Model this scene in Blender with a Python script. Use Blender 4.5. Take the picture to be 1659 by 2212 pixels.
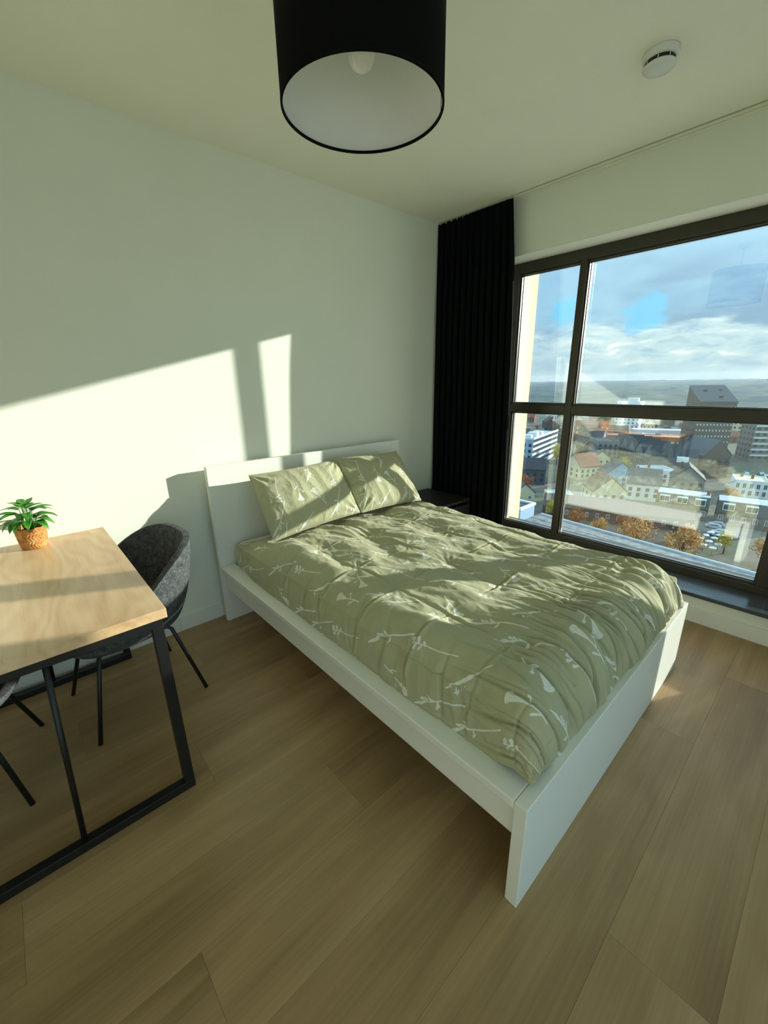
import bpy, bmesh, math, random
import numpy as np
from mathutils import Vector, Matrix

for o in list(bpy.data.objects):
    bpy.data.objects.remove(o, do_unlink=True)
scene = bpy.context.scene
COL = scene.collection
R = math.radians
random.seed(7)

# ------------------------------------------------------------------ camera
cam_data = bpy.data.cameras.new('camera')
cam_data.sensor_fit = 'HORIZONTAL'
cam_data.sensor_width = 36.0
cam_data.lens = 889.27 / 1659.0 * 36.0
cam_data.clip_start = 0.02
cam_data.clip_end = 20000
cam = bpy.data.objects.new('camera', cam_data)
COL.objects.link(cam)
cam.location = (-0.7996, -2.5438, 1.4732)
cam.rotation_euler = (R(72.4246), R(0.98447), R(-42.0585))
scene.camera = cam

# ------------------------------------------------------------------ exposure
vs = scene.view_settings
vs.view_transform = 'Standard'
vs.look = 'None'
vs.gamma = 1.0
vs.use_curve_mapping = False
vs.exposure = 1.88

# ------------------------------------------------------------------ node helpers
class NT:
    def __init__(self, tree):
        self.t = tree
        tree.nodes.clear()
    def n(self, kind, **kw):
        nd = self.t.nodes.new(kind)
        for k, v in kw.items():
            if k == 'inp':
                for kk, vv in v.items():
                    self.set(nd, kk, vv)
            else:
                setattr(nd, k, v)
        return nd
    def set(self, nd, key, val):
        s = nd.inputs[key]
        if isinstance(val, bpy.types.NodeSocket):
            self.t.links.new(val, s)
        else:
            if s.type == 'RGBA' and len(val) == 3:
                val = (*val, 1.0)
            s.default_value = val
    def math(self, op, a, b=0.0, c=None, clamp=False):
        nd = self.n('ShaderNodeMath', operation=op, use_clamp=clamp)
        self.set(nd, 0, a)
        self.set(nd, 1, b)
        if c is not None:
            self.set(nd, 2, c)
        return nd.outputs[0]
    def ramp(self, fac, stops, interp='LINEAR'):
        nd = self.n('ShaderNodeValToRGB')
        nd.color_ramp.interpolation = interp
        el = nd.color_ramp.elements
        while len(el) > 1:
            el.remove(el[0])
        el[0].position, el[0].color = stops[0][0], (*stops[0][1], 1)
        for p, cc in stops[1:]:
            e = el.new(p)
            e.color = (*cc, 1)
        self.set(nd, 0, fac)
        return nd.outputs[0]
    def step(self, x, lo, hi):
        nd = self.n('ShaderNodeMapRange', interpolation_type='SMOOTHSTEP')
        self.set(nd, 0, x)
        nd.inputs[1].default_value = lo
        nd.inputs[2].default_value = hi
        return nd.outputs[0]
    def mix(self, fac, a, b, blend='MIX'):
        nd = self.n('ShaderNodeMix', data_type='RGBA', blend_type=blend)
        self.set(nd, 0, fac)
        self.set(nd, 6, a)
        self.set(nd, 7, b)
        return nd.outputs[2]
    def noise(self, vec, scale, detail=3, rough=0.5, dist=0.0):
        nd = self.n('ShaderNodeTexNoise')
        if vec is not None:
            self.set(nd, 'Vector', vec)
        nd.inputs['Scale'].default_value = scale
        nd.inputs['Detail'].default_value = detail
        nd.inputs['Roughness'].default_value = rough
        nd.inputs['Distortion'].default_value = dist
        return nd.outputs[0]
    def mapping(self, vec, scale=(1, 1, 1), loc=(0, 0, 0), rot=(0, 0, 0)):
        nd = self.n('ShaderNodeMapping')
        self.set(nd, 0, vec)
        self.set(nd, 'Location', loc)
        nd.inputs['Rotation'].default_value = rot
        nd.inputs['Scale'].default_value = scale
        return nd.outputs[0]

def srgb(r, g, b):
    return tuple(((c / 255 / 12.92) if c / 255 <= 0.04045 else ((c / 255 + 0.055) / 1.055) ** 2.4) for c in (r, g, b))

def new_mat(name):
    m = bpy.data.materials.new(name)
    m.use_nodes = True
    return m, NT(m.node_tree)

def finish(nt, color, rough=0.6, metallic=0.0, bump=None, bump_strength=0.2, bump_dist=0.01, spec=0.5, sheen=0.0):
    p = nt.n('ShaderNodeBsdfPrincipled')
    nt.set(p, 'Base Color', color)
    nt.set(p, 'Roughness', rough)
    nt.set(p, 'Metallic', metallic)
    nt.set(p, 'Specular IOR Level', spec)
    if sheen:
        nt.set(p, 'Sheen Weight', sheen)
    if bump is not None:
        b = nt.n('ShaderNodeBump')
        b.inputs['Strength'].default_value = bump_strength
        b.inputs['Distance'].default_value = bump_dist
        nt.set(b, 'Height', bump)
        nt.set(p, 'Normal', b.outputs[0])
    o = nt.n('ShaderNodeOutputMaterial')
    nt.t.links.new(p.outputs[0], o.inputs[0])

def simple(name, color, rough=0.6, metallic=0.0, var=0.06, scale=30.0, bump=0.0, spec=0.5, bscale=None, bdist=0.002):
    """plain procedural material: a colour with a little noise and relief"""
    m, nt = new_mat(name)
    tc = nt.n('ShaderNodeTexCoord')
    nz = nt.noise(tc.outputs['Object'], scale, 4)
    lo = tuple(c * (1 - var) for c in color)
    hi = tuple(min(1, c * (1 + var)) for c in color)
    col = nt.ramp(nz, [(0.3, lo), (0.7, hi)])
    bn = nt.noise(tc.outputs['Object'], bscale, 3) if bscale else nz
    finish(nt, col, rough, metallic, bn if bump else None, bump, bdist, spec)
    return m

# ------------------------------------------------------------------ sky
world = bpy.data.worlds.new('sky')
scene.world = world
world.use_nodes = True
nt = NT(world.node_tree)
tc = nt.n('ShaderNodeTexCoord')
sep = nt.n('ShaderNodeSeparateXYZ')
nt.set(sep, 0, tc.outputs['Generated'])
z = sep.outputs[2]
zz = nt.math('MAXIMUM', z, 0.0)
den = nt.math('ADD', zz, 0.16)
px = nt.math('DIVIDE', sep.outputs[0], den)
py = nt.math('DIVIDE', sep.outputs[1], den)
cmb = nt.n('ShaderNodeCombineXYZ')
nt.set(cmb, 0, px)
nt.set(cmb, 1, py)
n1 = nt.noise(cmb.outputs[0], 0.75, 7, 0.55, 0.5)
deck = nt.ramp(n1, [(0.28, srgb(130, 168, 200)), (0.46, srgb(148, 189, 215)), (0.60, srgb(162, 205, 228)), (0.74, srgb(196, 224, 236))])
lowv = nt.mapping(tc.outputs['Generated'], (1.0, 1.0, 3.4))
n2 = nt.noise(lowv, 13.0, 10, 0.66, 0.35)
low = nt.ramp(n2, [(0.38, srgb(160, 192, 212)), (0.48, srgb(186, 214, 224)), (0.56, srgb(200, 223, 228)), (0.62, srgb(234, 243, 240)), (0.70, srgb(250, 252, 246))])
wob = nt.math('MULTIPLY', nt.math('SUBTRACT', nt.noise(lowv, 4.0, 7, 0.62), 0.5), 0.16)
edge = nt.math('ADD', z, wob)
up = nt.step(edge, 0.088, 0.108)
col = nt.mix(up, low, deck)
# slate-blue bank at the lower rim of the cloud deck
bank = nt.math('MULTIPLY', nt.step(edge, 0.086, 0.104), nt.math('SUBTRACT', 1.0, nt.step(edge, 0.13, 0.24)))
bank = nt.math('MULTIPLY', bank, nt.step(nt.noise(lowv, 5.0, 5, 0.6), 0.36, 0.62))
col = nt.mix(nt.math('MULTIPLY', bank, 0.65), col, (*srgb(112, 146, 180), 1))
# clear openings
wobv = nt.math('MULTIPLY', nt.math('SUBTRACT', nt.noise(lowv, 22.0, 6, 0.65), 0.5), 0.10)
hole = 0.0
for dv, rad in (((0.892, 0.432, 0.133), 0.030), ((0.9455, 0.303, 0.113), 0.038), ((0.72, -0.66, 0.21), 0.06), ((0.2, 0.95, 0.24), 0.06), ((0.95, -0.05, 0.30), 0.05)):
    vd = nt.n('ShaderNodeVectorMath', operation='DISTANCE')
    nt.set(vd, 0, tc.outputs['Generated'])
    vd.inputs[1].default_value = Vector(dv).normalized()
    dd = nt.math('ADD', vd.outputs['Value'], wobv)
    hole = nt.math('MAXIMUM', hole, nt.math('SUBTRACT', 1.0, nt.step(dd, rad * 0.55, rad * 1.15)))
col = nt.mix(nt.math('MULTIPLY', hole, 0.85), col, (*srgb(118, 200, 242), 1))
# pale air near the horizon
col = nt.mix(nt.math('MULTIPLY', nt.math('SUBTRACT', 1.0, nt.step(z, 0.0, 0.05)), 0.6), col, (*srgb(172, 203, 214), 1))
bg = nt.n('ShaderNodeBackground')
nt.set(bg, 0, col)
nt.set(bg, 1, nt.math('ADD', 0.40, nt.math('MULTIPLY', zz, 0.62)))   # cloud deck brightens towards the zenith
wo = nt.n('ShaderNodeOutputWorld')
nt.t.links.new(bg.outputs[0], wo.inputs[0])

# ------------------------------------------------------------------ sun
SUN_DIR = Vector((-1.885, 1.0, -0.489)).normalized()
sun_data = bpy.data.lights.new('sun', 'SUN')
sun_data.energy = 2.6
sun_data.angle = R(0.6)
sun_data.color = (1.0, 0.995, 0.91)
sun = bpy.data.objects.new('sun', sun_data)
COL.objects.link(sun)
sun.rotation_euler = SUN_DIR.to_track_quat('-Z', 'Y').to_euler()
sun.location = (20, -12, 12)

# ------------------------------------------------------------------ mesh helpers
def tag(o, label=None, cat=None, group=None, kind=None):
    if label: o['label'] = label
    if cat: o['category'] = cat
    if group: o['group'] = group
    if kind: o['kind'] = kind
    return o

def empty(name, loc=(0, 0, 0), rz=0.0):
    o = bpy.data.objects.new(name, None)
    COL.objects.link(o)
    o.location = loc
    o.rotation_euler = (0, 0, rz)
    o.empty_display_size = 0.05
    return o

def link(name, me, mat, parent=None):
    o = bpy.data.objects.new(name, me)
    COL.objects.link(o)
    if mat is not None and not me.materials:
        me.materials.append(mat)
    if parent is not None:
        o.parent = parent
        if parent.parent is None:
            o.matrix_parent_inverse = parent.matrix_basis.inverted()
    return o

def from_bm(name, bm, mat, parent=None, smooth=False, recalc=True):
    if recalc:
        bmesh.ops.recalc_face_normals(bm, faces=bm.faces)
    me = bpy.data.meshes.new(name)
    bm.to_mesh(me)
    bm.free()
    if smooth:
        me.polygons.foreach_set('use_smooth', [True] * len(me.polygons))
    return link(name, me, mat, parent)

def bm_box(bm, x0, x1, y0, y1, z0, z1, bevel=0.0, seg=2, rot=None):
    ret = bmesh.ops.create_cube(bm, size=1.0)
    vv = ret['verts']
    for v in vv:
        v.co = Vector(((x0 + x1) / 2 + v.co.x * (x1 - x0), (y0 + y1) / 2 + v.co.y * (y1 - y0), (z0 + z1) / 2 + v.co.z * (z1 - z0)))
    if rot is not None:
        for v in vv:
            v.co = rot @ v.co
    if bevel > 0:
        es = list({e for v in vv for e in v.link_edges})
        bmesh.ops.bevel(bm, geom=es, offset=bevel, segments=seg, profile=0.5, affect='EDGES')

def box(name, x0, x1, y0, y1, z0, z1, mat, parent=None, bevel=0.0, seg=2):
    bm = bmesh.new()
    bm_box(bm, min(x0, x1), max(x0, x1), min(y0, y1), max(y0, y1), min(z0, z1), max(z0, z1), bevel, seg)
    return from_bm(name, bm, mat, parent)

def boxes(name, lst, mat, parent=None, bevel=0.0):
    bm = bmesh.new()
    for b in lst:
        bm_box(bm, *b, bevel=bevel)
    return from_bm(name, bm, mat, parent)

def bm_tube(bm, pts, rad, seg=10, cap=True):
    """round tube along a list of points; rad is a number or a list"""
    pts = [Vector(p) for p in pts]
    rads = rad if isinstance(rad, (list, tuple)) else [rad] * len(pts)
    rings = []
    up = None
    for i, p in enumerate(pts):
        d = (pts[min(i + 1, len(pts) - 1)] - pts[max(i - 1, 0)]).normalized()
        if up is None:
            up = Vector((0, 0, 1)) if abs(d.z) < 0.9 else Vector((1, 0, 0))
        a = d.cross(up).normalized()
        b = a.cross(d).normalized()
        up = b
        rings.append([bm.verts.new(p + (a * math.cos(2 * math.pi * k / seg) + b * math.sin(2 * math.pi * k / seg)) * rads[i]) for k in range(seg)])
    for i in range(len(rings) - 1):
        for k in range(seg):
            bm.faces.new((rings[i][k], rings[i][(k + 1) % seg], rings[i + 1][(k + 1) % seg], rings[i + 1][k]))
    if cap:
        bm.faces.new(rings[0][::-1])
        bm.faces.new(rings[-1])

def tube(name, pts, rad, mat, parent=None, seg=10):
    bm = bmesh.new()
    bm_tube(bm, pts, rad, seg)
    return from_bm(name, bm, mat, parent, True)

def lathe(name, prof, mat, parent=None, center=(0, 0, 0), seg=48, smooth=True, close=False):
    """revolve (r, z) profile around the vertical through center"""
    bm = bmesh.new()
    rings = []
    for r, zc in prof:
        if r < 1e-6:
            rings.append([bm.verts.new((center[0], center[1], center[2] + zc))])
        else:
            rings.append([bm.verts.new((center[0] + r * math.cos(2 * math.pi * k / seg), center[1] + r * math.sin(2 * math.pi * k / seg), center[2] + zc)) for k in range(seg)])
    pairs = list(zip(rings, rings[1:])) + ([(rings[-1], rings[0])] if close else [])
    for a, b in pairs:
        for k in range(seg):
            k2 = (k + 1) % seg
            if len(a) == 1 and len(b) == 1:
                continue
            if len(a) == 1:
                bm.faces.new((a[0], b[k2], b[k]))
            elif len(b) == 1:
                bm.faces.new((a[k], a[k2], b[0]))
            else:
                bm.faces.new((a[k], a[k2], b[k2], b[k]))
    return from_bm(name, bm, mat, parent, smooth)

def grid_mesh(name, P, mat, parent=None, closed_u=False, smooth=True, attrs=None):
    """P: array (nu, nv, 3)"""
    nu, nv, _ = P.shape
    me = bpy.data.meshes.new(name)
    idx = np.arange(nu * nv).reshape(nu, nv)
    if closed_u:
        a = idx; b = np.roll(idx, -1, axis=0)
    else:
        a = idx[:-1]; b = idx[1:]
    q = np.stack([a[:, :-1], b[:, :-1], b[:, 1:], a[:, 1:]], axis=-1).reshape(-1, 4)
    me.vertices.add(nu * nv)
    me.vertices.foreach_set('co', P.reshape(-1).astype(np.float32))
    me.loops.add(q.size)
    me.loops.foreach_set('vertex_index', q.reshape(-1).astype(np.int32))
    me.polygons.add(len(q))
    me.polygons.foreach_set('loop_start', np.arange(0, q.size, 4, dtype=np.int32))
    me.update(calc_edges=True)
    if smooth:
        me.polygons.foreach_set('use_smooth', np.ones(len(q), dtype=bool))
    if attrs:
        for k, arr in attrs.items():
            at = me.attributes.new(k, 'FLOAT', 'POINT')
            at.data.foreach_set('value', arr.reshape(-1).astype(np.float32))
    me.validate()
    return link(name, me, mat, parent)

def copy_tree(root, parent=None):
    c = root.copy()
    COL.objects.link(c)
    if parent is not None:
        c.parent = parent
        c.matrix_parent_inverse = root.matrix_parent_inverse.copy()
    for ch in [x for x in KIDS.get(root.name, [])]:
        k = copy_tree(ch, c)
        KIDS.setdefault(c.name, []).append(k)
    return c
KIDS = {}
def reg(root):
    def rec(o):
        KIDS[o.name] = [x for x in bpy.data.objects if x.parent == o]
        for k in KIDS[o.name]:
            rec(k)
    rec(root)

# numpy gradient noise
_rng = np.random.default_rng(11)
_perm = _rng.permutation(512).astype(np.int64)
_grad = np.stack([np.cos(np.linspace(0, 2 * np.pi, 64, endpoint=False)), np.sin(np.linspace(0, 2 * np.pi, 64, endpoint=False))], -1)
def pn(x, y, seed=0):
    x = np.asarray(x, float) + seed * 17.13 + 100.0
    y = np.asarray(y, float) + seed * 7.77 + 100.0
    xi = np.floor(x).astype(np.int64); yi = np.floor(y).astype(np.int64)
    xf = x - xi; yf = y - yi
    u = xf * xf * xf * (xf * (xf * 6 - 15) + 10); v = yf * yf * yf * (yf * (yf * 6 - 15) + 10)
    def g(ix, iy, dx, dy):
        h = _perm[(_perm[ix % 512] + iy) % 512] % 64
        return _grad[h, 0] * dx + _grad[h, 1] * dy
    a = g(xi, yi, xf, yf); b = g(xi + 1, yi, xf - 1, yf)
    c = g(xi, yi + 1, xf, yf - 1); d = g(xi + 1, yi + 1, xf - 1, yf - 1)
    return ((a + u * (b - a)) + v * ((c + u * (d - c)) - (a + u * (b - a)))) * 1.45
def sstep(x, lo, hi):
    t = np.clip((x - lo) / (hi - lo), 0, 1)
    return t * t * (3 - 2 * t)

# ------------------------------------------------------------------ materials of the room
M = {}
M['wall'] = simple('wall_paint', srgb(240, 243, 228), 0.85, var=0.012, scale=3, bump=0.12, bscale=260, bdist=0.001, spec=0.2)
M['ceiling'] = simple('ceiling_plaster', srgb(250, 250, 230), 0.9, var=0.012, scale=4, bump=0.35, bscale=190, bdist=0.002, spec=0.2)
M['trim'] = simple('trim_white', srgb(240, 241, 230), 0.45, var=0.01, scale=4)
M['frame'] = simple('window_frame_dark', srgb(62, 58, 47), 0.36, var=0.05, scale=60)
M['gasket'] = simple('gasket_black', srgb(20, 20, 20), 0.5)
M['bead'] = simple('glazing_spacer_grey', srgb(150, 152, 150), 0.3, metallic=0.6)
M['sill'] = simple('sill_stone_dark', srgb(74, 79, 84), 0.2, var=0.18, scale=180)
M['bed'] = simple('bed_white_foil', srgb(240, 241, 230), 0.42, var=0.012, scale=5)
M['mattress'] = simple('sheet_white', srgb(224, 228, 216), 0.85, var=0.03, scale=40, bump=0.15, bscale=90)
M['black_metal'] = simple('black_powder_coat', srgb(22, 23, 22), 0.38, var=0.1, scale=90)
M['curtain'] = simple('curtain_black_cloth', srgb(13, 16, 17), 0.95, var=0.2, scale=120, bump=0.2, bscale=600, spec=0.1)
M['night'] = simple('black_brown_veneer', srgb(34, 30, 28), 0.5, var=0.3, scale=14)
M['shade_out'] = simple('lamp_shade_black', srgb(9, 9, 9), 0.9, var=0.2, scale=300, spec=0.15)
M['shade_in'] = simple('lamp_shade_lining', srgb(238, 238, 232), 0.75, var=0.01, scale=20)
M['plastic'] = simple('white_plastic', srgb(226, 228, 220), 0.25, var=0.01, scale=20)
M['bulb'] = simple('opal_bulb_glass', srgb(238, 238, 226), 0.12, var=0.01, scale=20)
M['slot'] = simple('detector_slot_dark', srgb(18, 19, 24), 0.5)
M['soil'] = simple('potting_soil', srgb(60, 42, 28), 0.95, var=0.4, scale=120, bump=0.6, bscale=200)
M['concrete'] = simple('cream_concrete', srgb(214, 200, 160), 0.9, var=0.07, scale=2.5, bump=0.3, bscale=60)

# glass: clear pane with real mirror reflection by angle
m, nt = new_mat('window_glass')
fr = nt.n('ShaderNodeFresnel')
fr.inputs[0].default_value = 1.52
fac = nt.math('ADD', nt.math('MULTIPLY', fr.outputs[0], 0.9), 0.145, clamp=True)
tr = nt.n('ShaderNodeBsdfTransparent')
tr.inputs[0].default_value = (0.985, 1.0, 0.99, 1)
gl = nt.n('ShaderNodeBsdfGlossy')
gl.inputs['Roughness'].default_value = 0.0
gl.inputs[0].default_value = (1, 1, 1, 1)
mx = nt.n('ShaderNodeMixShader')
nt.set(mx, 0, fac)
nt.t.links.new(tr.outputs[0], mx.inputs[1])
nt.t.links.new(gl.outputs[0], mx.inputs[2])
o = nt.n('ShaderNodeOutputMaterial')
nt.t.links.new(mx.outputs[0], o.inputs[0])
M['glass'] = m
m, nt = new_mat('window_glass_plain')  # low-reflection pane for the added window, lets more light in
fr = nt.n('ShaderNodeFresnel')
fr.inputs[0].default_value = 1.45
tr = nt.n('ShaderNodeBsdfTransparent')
gl = nt.n('ShaderNodeBsdfGlossy')
gl.inputs['Roughness'].default_value = 0.0
mx = nt.n('ShaderNodeMixShader')
nt.set(mx, 0, nt.math('MULTIPLY', fr.outputs[0], 0.6, clamp=True))
nt.t.links.new(tr.outputs[0], mx.inputs[1])
nt.t.links.new(gl.outputs[0], mx.inputs[2])
o = nt.n('ShaderNodeOutputMaterial')
nt.t.links.new(mx.outputs[0], o.inputs[0])
M['glass_plain'] = m

def wood(name, dark, mid, light, rough, along='X', scale=1.0, rnd=True, ring=9.0, spec=0.5, wf=0.32, wr=0.035):
    """board with long grain; each board object takes its own piece of the figure"""
    m, nt = new_mat(name)
    tc = nt.n('ShaderNodeTexCoord')
    oi = nt.n('ShaderNodeObjectInfo')
    v = tc.outputs['Object']
    if rnd:
        off = nt.n('ShaderNodeVectorMath', operation='SCALE')
        off.inputs[0].default_value = (37.0, 71.0, 13.0)
        nt.set(off, 'Scale', oi.outputs['Random'])
        ad = nt.n('ShaderNodeVectorMath', operation='ADD')
        nt.set(ad, 0, v)
        nt.set(ad, 1, off.outputs[0])
        v = ad.outputs[0]
    s1 = (0.9, 7.0, 7.0) if along == 'X' else (7.0, 0.9, 7.0)
    s2 = (1.6, 110.0, 110.0) if along == 'X' else (90.0, 1.3, 90.0)
    s3 = (1.2, 5.0, 5.0) if along == 'X' else (5.0, 1.2, 5.0)
    broad = nt.noise(nt.mapping(v, tuple(k * scale for k in s1)), 1.0, 4, 0.55, 0.6)
    fine = nt.noise(nt.mapping(v, tuple(k * scale for k in s2)), 1.0, 3, 0.6)
    field = nt.noise(nt.mapping(v, tuple(k * scale for k in s3)), 1.0, 2, 0.4)
    rings = nt.math('SINE', nt.math('MULTIPLY', field, 6.283 * ring))
    fac = nt.math('ADD', nt.math('MULTIPLY', broad, 0.75), nt.math('MULTIPLY', nt.math('SUBTRACT', fine, 0.5), wf))
    fac = nt.math('ADD', fac, nt.math('MULTIPLY', rings, wr))
    fac = nt.math('ADD', fac, 0.12)
    if rnd:
        fac = nt.math('ADD', fac, nt.math('MULTIPLY', nt.math('SUBTRACT', oi.outputs['Random'], 0.5), 0.16))
    col = nt.ramp(fac, [(0.25, dark), (0.5, mid), (0.78, light)])
    rg = nt.math('ADD', rough, nt.math('MULTIPLY', nt.math('SUBTRACT', fine, 0.5), 0.2))
    finish(nt, col, rg, 0, fine, 0.08, 0.002, spec)
    return m
M['floor'] = wood('oak_vinyl_plank', srgb(140, 113, 76), srgb(166, 137, 95), srgb(188, 159, 116), 0.42, 'X', ring=5)
M['table'] = wood('pale_oak_tabletop', srgb(192, 150, 104), srgb(222, 186, 142), srgb(240, 212, 174), 0.30, 'Y', rnd=False, ring=11, wf=0.22, wr=0.055)

# ------------------------------------------------------------------ room shell
H = 2.6665
XW = 2.19           # inner face of the window wall
XL, YF = -1.85, -3.55 # the unseen walls behind the camera
M['subfloor'] = simple('subfloor_brown', srgb(70, 56, 40), 0.9)
root_floor = tag(empty('floor', (0, 0, 0)), 'brown oak plank floor of the bedroom', None, None, 'structure')
box('subfloor', XL - 0.1, XW + 0.3, YF - 0.1, 0.12, -0.10, -0.004, M['subfloor'], root_floor)
PW, PL = 0.2425, 1.52
bm = bmesh.new()
bm_box(bm, 0.0002, PL - 0.0002, -PW + 0.0002, -0.0002, -0.004, 0.0, 0.0004, 1)
bmesh.ops.recalc_face_normals(bm, faces=bm.faces)
plank_me = bpy.data.meshes.new('plank')
bm.to_mesh(plank_me); bm.free()
plank_me.materials.append(M['floor'])
row0 = -1.91 + PW * 8   # seams fall at y = -1.91, -2.395
row = 0
y = row0
starts = {-2.395: 0.14, -2.1525: 1.055}
while y > YF:
    off = None
    for ys, xs in starts.items():
        if abs(y - ys) < 0.02:
            off = xs
    if off is None:
        off = (row * 0.618 % 1.0) * PL + 0.31
    x = off - PL * 4
    while x < XW:
        if x + PL > XL and y - PW < 0.0:
            a, b = max(x, XL), min(x + PL, XW)
            ytop = min(y, 0.0)
            if a == x and b == x + PL and ytop == y:
                p = bpy.data.objects.new('plank', plank_me)
                COL.objects.link(p)
                p.location = (x, y, 0)
            else:
                bm = bmesh.new()
                bm_box(bm, a - x + 0.0002, b - x - 0.0002, -PW + 0.0002, ytop - y - 0.0002, -0.004, 0.0, 0.0004, 1)
                p = from_bm('plank', bm, M['floor'])
                p.location = (x, y, 0)
            p.parent = root_floor
        x += PL
    y -= PW
    row += 1

tag(box('ceiling', XL - 0.1, XW + 0.3, YF - 0.1, 0.12, H, H + 0.15, M['ceiling']), 'pale plaster ceiling of the bedroom', None, None, 'structure')
tag(box('wall_back', XL - 0.1, XW + 0.3, 0.0, 0.12, 0, H, M['wall']), 'pale painted wall behind the headboard', None, None, 'structure')
tag(box('wall_left', XL - 0.12, XL, YF, 0.0, 0, H, M['wall']), 'pale painted wall left of the table', None, None, 'structure')
FILL_W = (-1.75, 1.3, 0.10, 2.45)     # added unseen window behind the viewer, put in to brighten the room
tag(boxes('wall_front', [(XL, FILL_W[0], YF - 0.12, YF, 0, H), (FILL_W[1], XW + 0.3, YF - 0.12, YF, 0, H), (FILL_W[0], FILL_W[1], YF - 0.12, YF, 0, FILL_W[2]), (FILL_W[0], FILL_W[1], YF - 0.12, YF, FILL_W[3], H)], M['wall']), 'pale painted wall behind the viewer', None, None, 'structure')
FX = 2.38           # room face of the window frame
WY0, WY1 = -0.53, -2.95
WZ0, WZ1 = 0.195, 2.316
wl = 2.15           # lower wall face under the sill
tag(boxes('wall_right', [
    (XW, FX + 0.11, WY1, WY0, WZ1, H),
    (XW, FX + 0.11, WY0, 0.0, 0.0, H),
    (XW, FX + 0.11, YF, WY1, 0.0, H),
    (wl, FX + 0.11, YF, -0.001, 0.0, 0.17)], M['wall']), 'pale window wall with a wide opening', None, None, 'structure')
# baseboards, each in lengths with a visible joint
bb = tag(empty('baseboard_back', (0, 0, 0)), 'white baseboard along the headboard wall', None, None, 'structure')
for a, b in ((XL, -0.262), (-0.2612, wl - 0.016)):
    box('baseboard_length', a, b, -0.014, 0.0, 0.0, 0.088, M['trim'], bb, 0.0015)
bb = tag(empty('baseboard_right', (wl, 0, 0)), 'white baseboard under the window sill', None, None, 'structure')
for a, b in ((YF, -3.4), (-3.3992, -0.8), (-0.7992, -0.016)):
    box('baseboard_length', wl - 0.015, wl, a, b, 0.0, 0.092, M['trim'], bb, 0.0015)
bb = tag(empty('baseboard_left', (XL, 0, 0)), 'white baseboard along the wall left of the table', None, None, 'structure')
box('baseboard_length', XL, XL + 0.014, YF, -0.016, 0.0, 0.088, M['trim'], bb, 0.0015)
# sill board
tag(box('trim_1', 2.118, FX + 0.005, WY1 - 0.03, WY0 + 0.03, 0.172, 0.196, M['sill'], None, 0.003), 'dark polished stone window sill', None, None, 'structure')

# ------------------------------------------------------------------ window
win = tag(empty('window_1', (FX, -1.7, WZ0)), 'wide dark-framed window with six panes over the town', None, None, 'structure')
FD = 0.085
def member(name, y0, y1, z0, z1, x0=FX, x1=None, mat=None, bev=0.004):
    return box(name, x0, x1 or FX + FD, y0, y1, z0, z1, mat or M['frame'], win, bev)
Lin, Rin = -0.602, -2.87
zin0, zin1 = 0.245, 2.245
member('outer_frame_stile', WY0, Lin, WZ0, WZ1)
member('outer_frame_stile', Rin, WY1, WZ0, WZ1)
member('outer_frame_head', Lin, Rin, zin1, WZ1)
member('outer_frame_rail', Lin, Rin, WZ0, zin0)
MU = [(-1.066, -1.112), (-2.37, -2.50)]
TZ0, TZ1 = 1.216, 1.277
for k, (a, b) in enumerate(MU):
    if k == 0:
        member('mullion', a, b, zin0, zin1)
    else:
        member('mullion', a, a - 0.064, zin0, zin1)
        member('mullion', a - 0.067, b, zin0, zin1)
bays = [(Lin, MU[0][0]), (MU[0][1], MU[1][0]), (MU[1][1], Rin)]
for a, b in bays:
    member('transom', a, b, TZ0, TZ1)
    for z0, z1 in ((zin0, TZ0), (TZ1, zin1)):
        # glazing rebate: bead, rubber line, spacer and the sealed unit
        gx = FX + 0.048
        t = 0.012
        for nm, x0, x1, t, mt in (('glazing_bead', FX + 0.022, gx, 0.011, M['frame']), ('gasket', gx - 0.004, gx, 0.015, M['gasket']), ('spacer', gx + 0.003, gx + 0.021, 0.014, M['bead'])):
            boxes(nm, [(x0, x1, b, b + t, z0, z1), (x0, x1, a - t, a, z0, z1), (x0, x1, b + t, a - t, z0, z0 + t), (x0, x1, b + t, a - t, z1 - t, z1)], mt, win)
        box('glass_pane', gx, gx + 0.024, b + 0.002, a - 0.002, z0 + 0.002, z1 - 0.002, M['glass'], win)
# outer drip sill of the window
box('outer_sill', FX + FD, FX + 0.30, WY1, WY0 + 0.2, 0.15, 0.19, M['frame'], win)
fill_win = tag(empty('added_fill_window', (0.15, YF, FILL_W[2])), 'added unseen window behind the viewer that lets in fill light', None, None, 'structure')  # unseen window added to raise the indoor light
for a, b in ((FILL_W[0], FILL_W[0] + 0.07), (-0.5, -0.44), (FILL_W[1] - 0.07, FILL_W[1])):
    box('frame_stile', a, b, YF - 0.10, YF - 0.02, FILL_W[2], FILL_W[3], M['frame'], fill_win)
for a, b in ((FILL_W[0] + 0.07, -0.5), (-0.44, FILL_W[1] - 0.07)):
    box('frame_rail', a, b, YF - 0.10, YF - 0.02, FILL_W[2], FILL_W[2] + 0.06, M['frame'], fill_win)
    box('frame_rail', a, b, YF - 0.10, YF - 0.02, FILL_W[3] - 0.06, FILL_W[3], M['frame'], fill_win)
    box('glass_pane', a, b, YF - 0.07, YF - 0.046, FILL_W[2] + 0.06, FILL_W[3] - 0.06, M['glass_plain'], fill_win)
tag(boxes('added_bounce_slab', [(XL - 0.6, 2.6, YF - 1.75, YF - 0.125, -0.22, -0.03)], M['concrete']), 'added unseen slab bouncing sunlight in at the fill window', None, None, 'structure')  # added out of view: sunlit slab throws light up to the ceiling
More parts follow.
